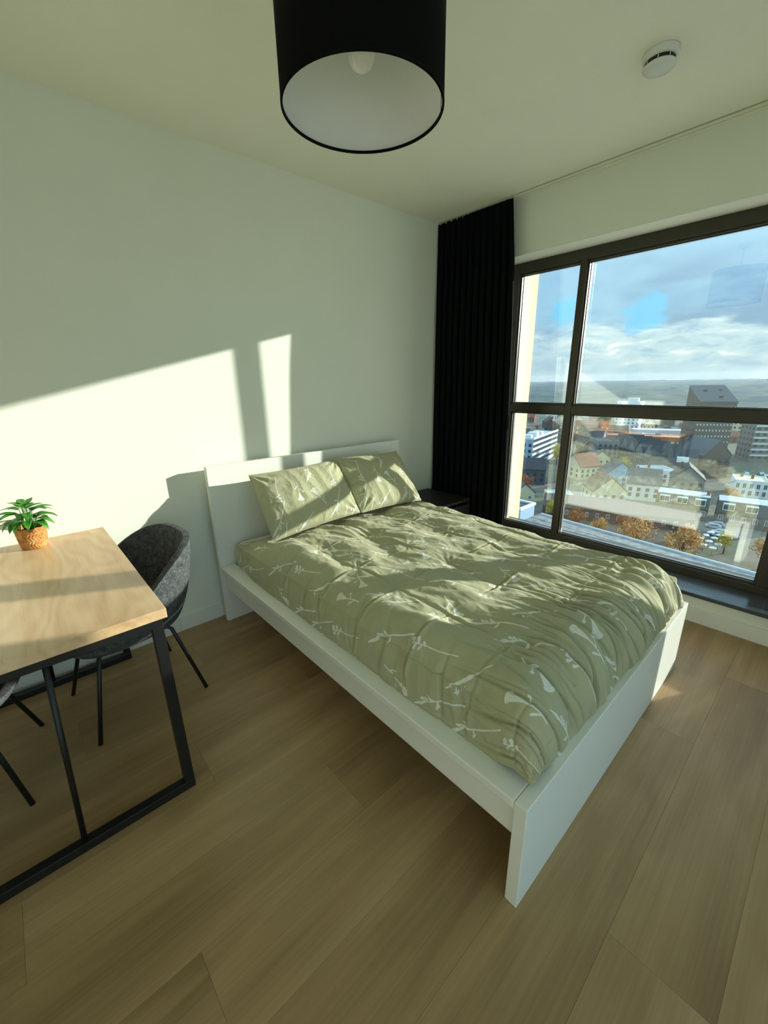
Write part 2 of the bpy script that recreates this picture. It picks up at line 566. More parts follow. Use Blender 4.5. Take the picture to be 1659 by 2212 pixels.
tag(boxes('added_shade_soffit', [(XL - 0.6, 2.6, YF - 1.75, YF - 0.125, 2.62, 2.8)], M['ceiling']), 'added unseen slab over the fill window, cutting high sky light', None, None, 'structure')  # added out of view: blocks high sky, reflects light from the slab below
# the sunlit cream pier outside, left of the panes
tag(boxes('wall_outer_pier', [(FX + 0.12, 2.84, -0.505, 0.6, -7.0, 5.0)], M['concrete']), 'cream concrete pier outside the window', None, None, 'structure')

# ------------------------------------------------------------------ curtain and track
trk = tag(empty('curtain_track', (2.11, -2.3, H)), 'slim white curtain track along the ceiling above the window', 'curtain track')
M['track'] = simple('track_white', srgb(216, 219, 198), 0.6, var=0.01, scale=5)
box('track_lip', 2.092, 2.098, YF + 0.02, -0.02, H - 0.004, H + 0.0, M['track'], trk)
box('track_lip', 2.129, 2.135, YF + 0.02, -0.02, H - 0.004, H + 0.0, M['track'], trk)
box('track_slot', 2.098, 2.129, YF + 0.02, -0.02, H - 0.0015, H + 0.0, M['ceiling'], trk)
box('track_groove', 2.0895, 2.092, YF + 0.02, -0.02, H - 0.0006, H, M['slot'], trk)
box('track_groove', 2.135, 2.138, YF + 0.02, -0.02, H - 0.0006, H, M['slot'], trk)
nu, nv = 420, 90
s = np.linspace(0, 1, nu)[:, None] * np.ones((1, nv))
t = np.ones((nu, 1)) * np.linspace(0, 1, nv)[None, :]      # 0 top, 1 bottom
zc = (H - 0.012) + t * (0.012 - (H - 0.012)) 
edge_y = np.interp(zc, [0.0, 0.69, 1.27, 1.85, 2.27, 2.66], [-0.80, -0.785, -0.772, -0.748, -0.725, -0.68])
folds = 12.0
ph = s * folds * 2 * np.pi + 0.5 * pn(s * 5, t * 1.2, 3) * t
amp = 0.012 + 0.020 * sstep(t, 0.0, 0.25) + 0.008 * pn(s * 7, t * 0.8, 5) * t
xc = 2.098 - 0.022 * t + amp * np.sin(ph) + 0.006 * pn(s * 30, t * 6, 9) * t
yc = -0.012 + (edge_y + 0.012) * s + 0.012 * np.sin(2 * ph) * sstep(t, 0, .3) + 0.01 * pn(s * 9, t * 3, 4) * t * np.sin(np.pi * s)
ztop = zc + (1 - t) * 0.006 * np.sin(ph)
cur = tag(empty('curtain', (2.09, -0.4, 0.0)), 'floor-length black curtain gathered in the corner beside the window', 'curtain')
cloth = grid_mesh('curtain_cloth', np.stack([xc, yc, ztop], -1), M['curtain'], cur)
so = cloth.modifiers.new('thickness', 'SOLIDIFY'); so.thickness = 0.0025; so.offset = 0
for k in range(13):
    yy = -0.03 - k * 0.053
    box('curtain_glider', 2.106, 2.118, yy - 0.006, yy + 0.006, H - 0.016, H - 0.002, M['track'], cur)

# ------------------------------------------------------------------ bed
HBY0, HBY1 = -0.1036, -0.068
BL, BW = 2.194, 1.56
bed = tag(empty('bed_frame', (BW / 2, -BL / 2, 0)), 'white low bed frame with a tall plain headboard', 'bed')
box('headboard', 0, BW, HBY0, HBY1, 0.0, 1.017, M['bed'], bed, 0.003)
FZ = 0.385
box('footboard', 0, BW, -BL, -BL + 0.039, 0.0, FZ, M['bed'], bed, 0.003)
for s_ in (0, 1):
    mir = (lambda x: x) if s_ == 0 else (lambda x: BW - x)
    r_ = box('side_rail', mir(0.022), mir(0.044), -BL + 0.039, HBY0, 0.235, FZ - 0.03, M['bed'], bed, 0.002)
    box('rail_ledge', mir(0.0), mir(0.092), -BL + 0.0395, HBY0, FZ - 0.03, FZ, M['bed'], r_, 0.004)
box('midbeam', BW / 2 - 0.03, BW / 2 + 0.03, -BL + 0.04, HBY0, 0.20, 0.25, M['black_metal'], bed)
for k in range(14):
    yy = -0.2 - k * 0.142
    box('slat', 0.046, BW - 0.046, yy - 0.032, yy + 0.032, 0.252, 0.266, M['table'], bed)
bm = bmesh.new()
bm_box(bm, 0.094, BW - 0.094, -2.13, -0.114, 0.268, 0.532, 0.05, 5)
tag(from_bm('mattress', bm, M['mattress'], None, True), 'white sheeted mattress under the green duvet', 'mattress')

# ------------------------------------------------------------------ printed bedding
m, nt = new_mat('sage_printed_cotton')
tc = nt.n('ShaderNodeTexCoord')
at = nt.n('ShaderNodeAttribute')
at.attribute_name = 'print'
nz = nt.noise(tc.outputs['Object'], 9, 4)
base = nt.ramp(nz, [(0.3, srgb(174, 173, 138)), (0.7, srgb(182, 181, 146))])
edge = nt.step(at.outputs['Fac'], 0.35, 0.62)
col = nt.mix(edge, base, (*srgb(226, 228, 214), 1))
weave = nt.noise(tc.outputs['Object'], 900, 2)
finish(nt, col, 0.88, 0, weave, 0.12, 0.0008, 0.2, sheen=0.08)
M['bedding'] = m

def seg_dist(px_, py_, pts):
    d = np.full(px_.shape, 9.0)
    tt = np.zeros(px_.shape)
    n = len(pts) - 1
    for i in range(n):
        ax, ay = pts[i]; bx, by = pts[i + 1]
        vx, vy = bx - ax, by - ay
        L2 = vx * vx + vy * vy + 1e-12
        t_ = np.clip(((px_ - ax) * vx + (py_ - ay) * vy) / L2, 0, 1)
        q = np.hypot(px_ - ax - t_ * vx, py_ - ay - t_ * vy)
        m_ = q < d
        d = np.where(m_, q, d)
        tt = np.where(m_, (i + t_) / n, tt)
    return d, tt

def motif(kind, s, w, rnd):
    """white botanical print; s along the stem from the head (0), w across; returns signed coverage"""
    cov = np.full(s.shape, -9.0)
    def stroke(pts, wid, rag=0.0):
        d, tt = seg_dist(s, w, pts)
        wd = (np.interp(tt, np.linspace(0, 1, len(wid)), wid) if isinstance(wid, (list, tuple)) else wid) * 1.15 + 0.0004
        if rag:
            wd = wd * (1 + rag * pn(s * 220, w * 220, rnd))
        return np.maximum(cov, (wd - d) / 0.0016)
    def dot(cx, cy, r):
        return np.maximum(cov, (r - np.hypot(s - cx, w - cy)) / 0.0016)
    if kind == 0:      # reed with a long spike and two leaves low on the stem
        cov = stroke([(0.0, -0.016), (0.03, -0.010), (0.07, 0.0)], [0.0012, 0.0055, 0.002])
        cov = stroke([(0.06, 0.0), (0.13, 0.004), (0.22, 0.0)], 0.0018)
        cov = stroke([(0.105, 0.002), (0.085, 0.012), (0.078, 0.024)], [0.001, 0.004, 0.0008])
        cov = stroke([(0.115, 0.002), (0.112, -0.014), (0.10, -0.026)], [0.001, 0.004, 0.0008])
        cov = stroke([(0.05, 0.010), (0.058, 0.008)], 0.0035, 0.6)
        cov = stroke([(0.066, 0.010), (0.074, 0.006)], 0.003, 0.6)
    elif kind == 1:    # feathery grass plume, dots below
        cov = stroke([(0.0, 0.0), (0.04, 0.004), (0.085, 0.014), (0.10, 0.020)], [0.002, 0.0042, 0.006, 0.0035], 0.5)
        cov = stroke([(0.10, 0.020), (0.165, 0.040)], 0.0014)
        for a, b_ in ((0.030, -0.020), (0.036, -0.026), (0.042, -0.020), (0.036, -0.014)):
            cov = stroke([(0.036, -0.020), (a, b_)], 0.0017)
        for a, b_, r_ in ((0.056, -0.012, .0024), (0.064, -0.020, .0022), (0.070, -0.008, .0026), (0.076, -0.016, .002), (0.052, -0.024, .002), (0.068, -0.028, .0018)):
            cov = dot(a, b_, r_)
    elif kind == 2:    # umbel: cap of florets on a branching stem
        for a in np.linspace(-0.9, 0.9, 7):
            cx, cy = 0.016 - 0.012 * math.cos(a), 0.019 * math.sin(a)
            cov = dot(cx, cy, 0.0062)
            cov = stroke([(0.06, 0.0), (cx, cy)], 0.0011)
        cov = stroke([(0.055, 0.0), (0.10, 0.003), (0.135, 0.0)], 0.0017)
        cov = stroke([(0.085, 0.002), (0.062, 0.024)], 0.0013)
        cov = dot(0.060, 0.026, 0.006)
        cov = stroke([(0.11, 0.002), (0.088, -0.018), (0.082, -0.024)], [0.001, 0.0034, 0.0008])
    else:              # sprig of small leaves on a long bare stem
        for k, (a, sg, ln) in enumerate(((0.006, 1, 0.012), (0.014, -1, 0.014), (0.026, 1, 0.016), (0.036, -1, 0.013), (0.050, 1, 0.010))):
            cov = stroke([(a + 0.006, 0.001 * sg), (a - 0.002, sg * ln)], [0.0016, 0.0058 - 0.0005 * k], 0.35)
        cov = dot(0.003, 0.001, 0.005)
        cov = stroke([(0.0, 0.0), (0.06, 0.003), (0.11, 0.0), (0.18, 0.008)], 0.0013)
    return cov

def stamp(a, b, lst):
    """a, b: cloth coordinates in metres (across, along); lst of (kind, ca, cb, angle, size)"""
    out = np.full(a.shape, -9.0)
    for i, (k, ca, cb, ang, sz) in enumerate(lst):
        msk = (np.abs(a - ca) < 0.26 * sz) & (np.abs(b - cb) < 0.26 * sz)
        if not msk.any():
            continue
        da, db = (a[msk] - ca) / sz, (b[msk] - cb) / sz
        ca_, sa_ = math.cos(ang), math.sin(ang)
        s = db * ca_ + da * sa_
        w = da * ca_ - db * sa_
        out[msk] = np.maximum(out[msk], motif(k, s + 0.09, w, i))
    return np.clip(out * 0.5 + 0.5, 0, 1)

def print_layout(La, Lb, seed):
    rg = random.Random(seed)
    lst = []
    ta, tb = 0.40, 0.42
    cells = [(0, 0.05, 0.09, 0.50), (1, 0.20, 0.06, 0.62), (2, 0.345, 0.17, 2.75), (3, 0.10, 0.31, 0.20), (2, 0.23, 0.27, 0.15), (0, 0.33, 0.37, 0.35)]
    for i in range(-1, int(La / ta) + 2):
        for j in range(-1, int(Lb / tb) + 2):
            for k, ca, cb, ang in cells:
                lst.append((k, i * ta + ca + (0.13 if j % 2 else 0) + rg.uniform(-.01, .01), j * tb + cb + rg.uniform(-.01, .01), ang + rg.uniform(-.06, .06), 1.0))
    return lst

def displace(P, disp):
    du = np.gradient(P, axis=0); dv = np.gradient(P, axis=1)
    N = np.cross(du, dv)
    N /= np.linalg.norm(N, axis=-1, keepdims=True) + 1e-9
    return P + N * disp[..., None], N

# duvet -----------------------------------------------------------------
NU, NV = 560, 780
x0, x1, z0, ztop = 0.066, 1.494, 0.372, 0.606
rx, rh = 0.17, ztop - z0
yh, yf, ry = -0.215, -2.168, 0.155
def side(nside, nmid, n, L0, Lm, L1):
    return None
def profile(n, a0, a1, r0, r1, h0, h1):
    """positions, height factors and arc length along one direction; quarter ellipses at both ends"""
    th = np.linspace(0, np.pi / 2, 400)
    pe = np.stack([1 - np.cos(th), np.sin(th) ** 0.9], -1)
    seg0 = np.stack([a0 + np.sign(a1 - a0) * r0 * pe[:, 0], h0 + (1 - h0) * pe[:, 1]], -1)
    seg1 = np.stack([a1 - np.sign(a1 - a0) * r1 * pe[::-1, 0], h1 + (1 - h1) * pe[::-1, 1]], -1)
    q = np.concatenate([seg0, seg1])
    ar = np.concatenate([[0], np.cumsum(np.hypot(np.diff(q[:, 0]), np.diff(q[:, 1]) * rh))])
    tt = np.linspace(0, ar[-1], n)
    return np.interp(tt, ar, q[:, 0]), np.interp(tt, ar, q[:, 1]), tt
X1, FXu, A1 = profile(NU, x0, x1, rx, rx, 0.0, 0.0)
Y1, FYv, B1 = profile(NV, yh, yf, 0.07, ry, 0.70, 0.0)
Xg = X1[:, None] * np.ones((1, NV)); Yg = np.ones((NU, 1)) * Y1[None, :]
Ag = A1[:, None] * np.ones((1, NV)); Bg = np.ones((NU, 1)) * B1[None, :]
F = FXu[:, None] * FYv[None, :]
left = sstep(0.30 - Ag, -0.05, 0.25)
foot = sstep(-Yg + 0.05 * pn(Xg * 5, Yg * 0, 29), 1.72, 2.14)
topm = np.clip(F, 0, 1)
# hem wanders a little along the rail and the footboard
Xg = Xg + 0.012 * pn(Bg * 3.0, Ag * 0.5, 31) * (1 - FXu[:, None]) 
Yg = Yg + 0.006 * pn(Ag * 4.0, Bg * 0.5, 32) * (1 - FYv[None, :]) * (Yg < -1.5)
Zg = z0 + rh * F
Zg = Zg - 0.062 * (1 - sstep(-Yg, 0.20, 0.62)) * F
Xg = Xg + 0.034 * (1 - FXu[:, None]) * (Ag < 0.5) * (1 - sstep(-Yg, 0.20, 0.42))
# the foot corner at the camera side folds down into a point
cor = np.exp(-(((Xg - 0.10) / 0.09) ** 2 + ((Yg + 2.13) / 0.08) ** 2))
Zg = Zg + 0.045 * cor
P0 = np.stack([Xg, Yg, Zg], -1)
wx = Xg + 0.022 * pn(Yg * 2.2, Xg * 1.2, 1) + 0.006 * pn(Yg * 9, Xg * 5, 2)
wy = Yg + 0.020 * pn(Xg * 2.5, Yg * 1.3, 3) + 0.006 * pn(Xg * 10, Yg * 5, 4)
xs_c = np.array([0.05, 0.315, 0.685, 1.02, 1.30, 1.52])
ys_c = np.array([-0.20, -0.50, -0.775, -1.08, -1.36, -1.65, -1.93, -2.2])
dxs = wx[..., None] - xs_c
ix = np.abs(dxs).argmin(-1)
dx = np.take_along_axis(dxs, ix[..., None], -1)[..., 0]
dys = wy[..., None] - ys_c
iy = np.abs(dys).argmin(-1)
dy = np.take_along_axis(dys, iy[..., None], -1)[..., 0]
strx = 0.55 + 0.45 * np.tanh(3 * pn(Yg * 2.6, ix * 3.7, 6))
stry = 0.5 + 0.5 * np.tanh(4 * (pn(Xg * 3.6, iy * 2.9, 7) - 0.05))
disp = 0.012 * (1 - np.exp(-(np.abs(dx) / 0.085) ** 1.5))
disp += 0.0022 * (1 - np.exp(-(np.abs(dy) / 0.06) ** 1.6))
disp += strx * (-0.007 * np.exp(-(dx / 0.006) ** 2) + 0.0045 * np.exp(-((dx - 0.013) / 0.007) ** 2))
disp += stry * (-0.007 * np.exp(-(dy / 0.006) ** 2) + 0.006 * np.exp(-((dy + 0.014) / 0.007) ** 2)) * (1 - 0.6 * foot)
# tufts where seams cross: short puckers spreading from the point
cr = np.hypot(dx, dy)
th = np.arctan2(dy, dx)
disp += -0.002 * np.exp(-(cr / 0.03) ** 2) + 0.0013 * np.sin(th * 9 + 3 * pn(Xg * 6, Yg * 6, 8)) * np.exp(-((cr - 0.05) / 0.04) ** 2)
# large lumps of the filling and drawn folds
disp += topm * (0.019 * pn(Xg * 3.6, Yg * 2.0, 10) + 0.017 * pn(Xg * 7 + 1.6 * Yg, Yg * 4.2, 11) + 0.007 * pn(Xg * 15 + 4 * Yg, Yg * 9, 25))
rid = 1 - 2 * np.abs(pn(Xg * 11 + 1.5 * Yg + 0.7 * pn(Xg * 4, Yg * 4, 21), Yg * 4.0, 12))
disp += 0.0052 * rid * (0.4 + 0.6 * sstep(pn(Xg * 3, Yg * 3, 13), -0.2, 0.4))
rid2 = 1 - 2 * np.abs(pn(Xg * 22 + 3 * Yg, Yg * 13 - 5 * Xg, 14))
disp += 0.0017 * rid2
disp += 0.0005 * pn(Xg * 60, Yg * 60, 15)
# gathers pulled over the foot end
ga = Ag + 0.05 * pn(Bg * 3, Ag * 3, 22) - 0.35 * (Bg - B1[-1]) * 0.4
gath = 1 - 2 * np.abs(pn(ga * 13, Bg * 1.6, 16))
gath2 = 1 - 2 * np.abs(pn(ga * 27 + 5, Bg * 2.6, 17))
deep = 0.45 + 0.75 * sstep(Xg, 0.15, 0.7)
na_ = pn(ga * 10, Bg * 1.5, 16); nb_ = pn(ga * 19 + 5, Bg * 2.2, 17)
disp += foot * deep * (0.012 * gath - 0.034 * np.exp(-(na_ / 0.07) ** 2) - 0.016 * np.exp(-(nb_ / 0.09) ** 2) + 0.004)
# gathers on the long side
gb = Bg + 0.05 * pn(Ag * 4, Bg * 3, 23) + 0.25 * Ag
g3 = 1 - 2 * np.abs(pn(gb * 9, Ag * 2.0, 18))
g4 = 1 - 2 * np.abs(pn(gb * 21, Ag * 3.0, 19))
right = sstep(Ag, A1[-1] - 0.30, A1[-1] - 0.02)
disp += (left + right) * (0.008 * g3 + 0.004 * g4 - 0.016 * np.exp(-(pn(gb * 7, Ag * 1.6, 26) / 0.07) ** 2)) * (0.35 + 0.65 * sstep(pn(Bg * 2.3, 0 * Ag, 24), -0.25, 0.3))
# seam piping of the hem side
disp *= np.clip(np.minimum(FXu[:, None] * 5, 1), 0.15, 1) * np.clip(np.minimum(FYv[None, :] * 5, 1), 0.15, 1)
Pd, _ = displace(P0, -disp)
if _[NU // 2, NV // 2, 2] < 0:
    pass
else:
    Pd, _ = displace(P0, disp)
Pd[..., 2] = np.maximum(Pd[..., 2], FZ - 0.003)
inside = (Xg > 0.10) & (Xg < BW - 0.10) & (Yg > -2.13)
Pd[..., 2] = np.where(inside, np.maximum(Pd[..., 2], 0.538), Pd[..., 2])
Pd[..., 1] = np.maximum(Pd[..., 1], -2.192)
pr = stamp(Ag, Bg, print_layout(A1[-1], B1[-1], 5))
duv = grid_mesh('duvet', Pd, M['bedding'], None, attrs={'print': pr})
tag(duv, 'rumpled sage green duvet with white wildflower print on the bed', 'duvet')
print('duvet z', Pd[..., 2].min(), Pd[..., 2].max())

# pillows -----------------------------------------------------------------
def pillow(label, TL, TR, BRt, BLt, seed, thick):
    TL, TR, BRt, BLt = map(np.array, (TL, TR, BRt, BLt))
    n1_, n2_ = 260, 210
    s = np.linspace(-1, 1, n1_)[:, None] * np.ones((1, n2_)); t = np.ones((n1_, 1)) * np.linspace(-1, 1, n2_)[None, :]
    # outline: slightly drawn-in sides, pointed corners
    ss = s * (1 - 0.012 * (1 - t ** 2) ** 1.0); tt = t * (1 - 0.05 * (1 - s ** 2))
    u = (ss + 1) / 2; v = (tt + 1) / 2
    base = (TL * (1 - u)[..., None] + TR * u[..., None]) * v[..., None] + (BLt * (1 - u)[..., None] + BRt * u[..., None]) * (1 - v)[..., None]
    nrm = np.cross(TR - TL, TL - BLt); nrm = nrm / np.linalg.norm(nrm)
    if nrm[1] > 0: nrm = -nrm
    prof = (np.clip(1 - np.abs(s) ** 2.6, 0, 1) * np.clip(1 - np.abs(t) ** 2.4, 0, 1)) ** 0.55
    a = u * 0.62 + seed; b = v * 0.46
    w = 0.010 * pn(a * 5, b * 5, seed) + 0.004 * (1 - 2 * np.abs(pn(a * 12 + 2 * b, b * 7, seed + 1))) + 0.0012 * (1 - 2 * np.abs(pn(a * 30, b * 22 + a * 8, seed + 2)))
    # corner puckers
    for cs, ct in ((-1, -1), (-1, 1), (1, -1), (1, 1)):
        d = np.hypot((s - cs) * 0.31, (t - ct) * 0.23)
        ang = np.arctan2((t - ct) * 0.23, (s - cs) * 0.31)
        w += 0.006 * np.sin(ang * 13 + seed) * np.exp(-((d - 0.08) / 0.06) ** 2)
    # gathers along the short side
    eg = np.exp(-((1 - np.abs(s)) / 0.10)) 
    w += 0.006 * eg * np.sin(t * 22 + 3 * pn(t * 4, s, seed + 4))
    root = tag(empty('pillow', tuple((BLt + BRt) / 2)), label, 'pillow', 'two pillows leaning on the headboard')
    prf = stamp(a - seed, b, print_layout(0.62, 0.46, seed))
    for side_, nm in ((1, 'pillow_front'), (-0.9, 'pillow_back')):
        Pp = base + nrm * ((thick * side_ * prof) + (w * np.clip(prof * 2, 0, 1)) * (1 if side_ > 0 else -0.4))[..., None]
        if side_ < 0:
            Pp = Pp[::-1]
        o = grid_mesh(nm, Pp, M['bedding'], root, attrs={'print': prf if side_ > 0 else prf * 0})
    rim = [tuple(base[0, j]) for j in range(0, n2_, 6)] + [tuple(base[i, -1]) for i in range(0, n1_, 6)] + [tuple(base[-1, j]) for j in range(n2_ - 1, -1, -6)] + [tuple(base[i, 0]) for i in range(n1_ - 1, -1, -6)]
    tube('seam', rim, 0.0028, M['bedding'], root, 6)
pillow('green flower-print pillow on the left, upright against the headboard', (0.205, -0.215, 0.955), (0.828, -0.225, 0.968), (0.835, -0.470, 0.640), (0.205, -0.455, 0.600), 41, 0.085)
pillow('green flower-print pillow on the right, nearest the black curtain', (0.826, -0.215, 0.975), (1.415, -0.215, 0.952), (1.44, -0.465, 0.600), (0.848, -0.475, 0.635), 57, 0.085)

# ------------------------------------------------------------------ nightstand
nx0, nx1, ny0, ny1, nz1 = 1.615, 2.0, -0.50, -0.03, 0.515
ns = tag(empty('nightstand', ((nx0 + nx1) / 2, -0.26, 0)), 'black-brown nightstand between the bed and the curtain', 'nightstand')
box('top', nx0, nx1, ny0 - 0.012, ny1, nz1 - 0.022, nz1, M['night'], ns, 0.001)
box('side_panel', nx0, nx0 + 0.016, ny0, ny1, 0.0, nz1 - 0.022, M['night'], ns)
box('side_panel', nx1 - 0.016, nx1, ny0, ny1, 0.0, nz1 - 0.022, M['night'], ns)
box('back_panel', nx0 + 0.016, nx1 - 0.016, ny1 - 0.006, ny1, 0.03, nz1 - 0.022, M['night'], ns)
box('plinth', nx0 + 0.016, nx1 - 0.016, ny0 + 0.03, ny0 + 0.045, 0.0, 0.05, M['night'], ns)
for za, zb in ((0.052, 0.255), (0.268, 0.468)):
    d_ = box('drawer_front', nx0 + 0.002, nx1 - 0.002, ny0 - 0.016, ny0 - 0.001, za, zb, M['night'], ns, 0.001)
    boxes('drawer_box', [(nx0 + 0.03, nx0 + 0.04, ny0, ny1 - 0.03, za + 0.02, zb - 0.03), (nx1 - 0.04, nx1 - 0.03, ny0, ny1 - 0.03, za + 0.02, zb - 0.03), (nx0 + 0.04, nx1 - 0.04, ny0, ny1 - 0.03, za + 0.02, za + 0.028)], M['night'], d_)

# ------------------------------------------------------------------ pendant lamp
LX, LY, LZ, LR = 0.071, -1.514, 2.15, 0.211
lamp = tag(empty('pendant_lamp', (LX, LY, LZ)), 'black drum pendant lamp hanging over the bed', 'lamp')
LT = LZ + 0.30
sh = lathe('shade', [(LR, 0), (LR, LT - LZ), (LR - 0.0012, LT - LZ), (LR - 0.0012, 0)], M['shade_out'], lamp, (LX, LY, LZ), 96, True, True)
lathe('shade_lining', [(LR - 0.0014, 0.004), (LR - 0.0014, LT - LZ - 0.002), (LR - 0.0022, LT - LZ - 0.002), (LR - 0.0022, 0.004)], M['shade_in'], lamp, (LX, LY, LZ), 96, True, True)
lathe('shade_rim', [(LR + 0.0006, 0.0), (LR + 0.0006, 0.007), (LR - 0.005, 0.006), (LR - 0.005, 0.0)], M['shade_out'], lamp, (LX, LY, LZ), 96, False, True)
lathe('shade_rim', [(LR + 0.0006, 0.294), (LR + 0.0006, 0.301), (LR - 0.005, 0.301), (LR - 0.005, 0.294)], M['shade_out'], lamp, (LX, LY, LZ), 96, False, True)
sa = R(-36)
sx, sy = LX + (LR - 0.003) * math.cos(sa), LY + (LR - 0.003) * math.sin(sa)
tube('lining_seam', [(sx, sy, LZ + 0.006), (sx, sy, LT - 0.006)], 0.0008, M['slot'], lamp, 6)
zh = LT - 0.065
for k in range(3):
    a = R(20 + 120 * k)
    tube('spider_arm', [(LX + 0.021 * math.cos(a), LY + 0.021 * math.sin(a), zh), (LX + (LR - 0.004) * math.cos(a), LY + (LR - 0.004) * math.sin(a), zh + 0.01)], 0.002, M['plastic'], lamp, 6)
lathe('spider_ring', [(0.024, -0.002), (0.024, 0.002), (0.020, 0.002), (0.020, -0.002)], M['plastic'], lamp, (LX, LY, zh), 32, False, True)
lathe('socket', [(0.0, 0.05), (0.014, 0.048), (0.019, 0.03), (0.019, -0.03), (0.0, -0.03)], M['plastic'], lamp, (LX, LY, zh), 32)
bz = zh - 0.03
lathe('bulb', [(0.0, -0.124), (0.012, -0.1225), (0.024, -0.116), (0.032, -0.104), (0.0358, -0.088), (0.0355, -0.072), (0.031, -0.052), (0.022, -0.028), (0.015, -0.010), (0.014, 0.0), (0.0, 0.0)], M['bulb'], lamp, (LX, LY, bz), 40)
tube('cord', [(LX, LY, zh + 0.045), (LX, LY, H - 0.03)], 0.003, M['shade_out'], lamp, 8)
lathe('ceiling_rose', [(0.0, 0.0), (0.05, 0.0), (0.048, -0.02), (0.03, -0.034), (0.0, -0.036)], M['plastic'], lamp, (LX, LY, H), 40)

# ------------------------------------------------------------------ smoke detector
SX, SY = 1.385, -1.752
sd = tag(empty('smoke_detector', (SX, SY, H)), 'round white smoke detector on the ceiling near the window', 'smoke detector')
lathe('base', [(0.0, 0.0), (0.062, 0.0), (0.063, -0.004), (0.060, -0.022), (0.052, -0.026), (0.0, -0.026)], M['plastic'], sd, (SX, SY, H), 56)
lathe('sensor_slot', [(0.0, -0.024), (0.050, -0.024), (0.050, -0.042), (0.0, -0.042)], M['slot'], sd, (SX, SY, H), 56, False)
for k in range(8):
    a = R(45 * k + 10)
    tube('slot_rib', [(SX + 0.0525 * math.cos(a), SY + 0.0525 * math.sin(a), H - 0.025), (SX + 0.0525 * math.cos(a), SY + 0.0525 * math.sin(a), H - 0.042)], 0.0016, M['plastic'], sd, 6)
cv = lathe('cover', [(0.0, -0.040), (0.055, -0.040), (0.0575, -0.043), (0.057, -0.047), (0.052, -0.052), (0.035, -0.056), (0.018, -0.0575), (0.0, -0.058)], M['plastic'], sd, (SX, SY, H), 56)

# ------------------------------------------------------------------ table
TX0, TX1, TY0, TY1, TZ = -1.262, -0.540, -1.166, -0.045, 0.775
tb = tag(empty('dining_table', ((TX0 + TX1) / 2, (TY0 + TY1) / 2, 0)), 'pale oak table with black steel frame legs against the wall', 'table')
bm = bmesh.new()
bm_box(bm, TX0, TX1, TY0, TY1, TZ - 0.034, TZ, 0.002, 2)
from_bm('tabletop', bm, M['table'], tb)
LW, LD = 0.034, 0.034
for yl in (TY0 + 0.016, TY1 - 0.016 - LD):
    xa, xb = TX0 + 0.014, TX1 - 0.014
    zt = TZ - 0.034
    box('frame_bar', xa, xb, yl, yl + LD, zt - 0.034, zt, M['black_metal'], tb, 0.002)
    box('frame_bar', xa, xb, yl, yl + LD, 0.0, 0.034, M['black_metal'], tb, 0.002)
    box('leg', xa, xa + LW, yl, yl + LD, 0.034, zt - 0.034, M['black_metal'], tb, 0.002)
    box('leg', xb - LW, xb, yl, yl + LD, 0.034, zt - 0.034, M['black_metal'], tb, 0.002)
    xm = (xa + xb) / 2
    tube('strut', [(xm - 0.002, yl + 0.017, 0.03), (xm + 0.034, yl + 0.017, zt - 0.03)], 0.0085, M['black_metal'], tb, 8)

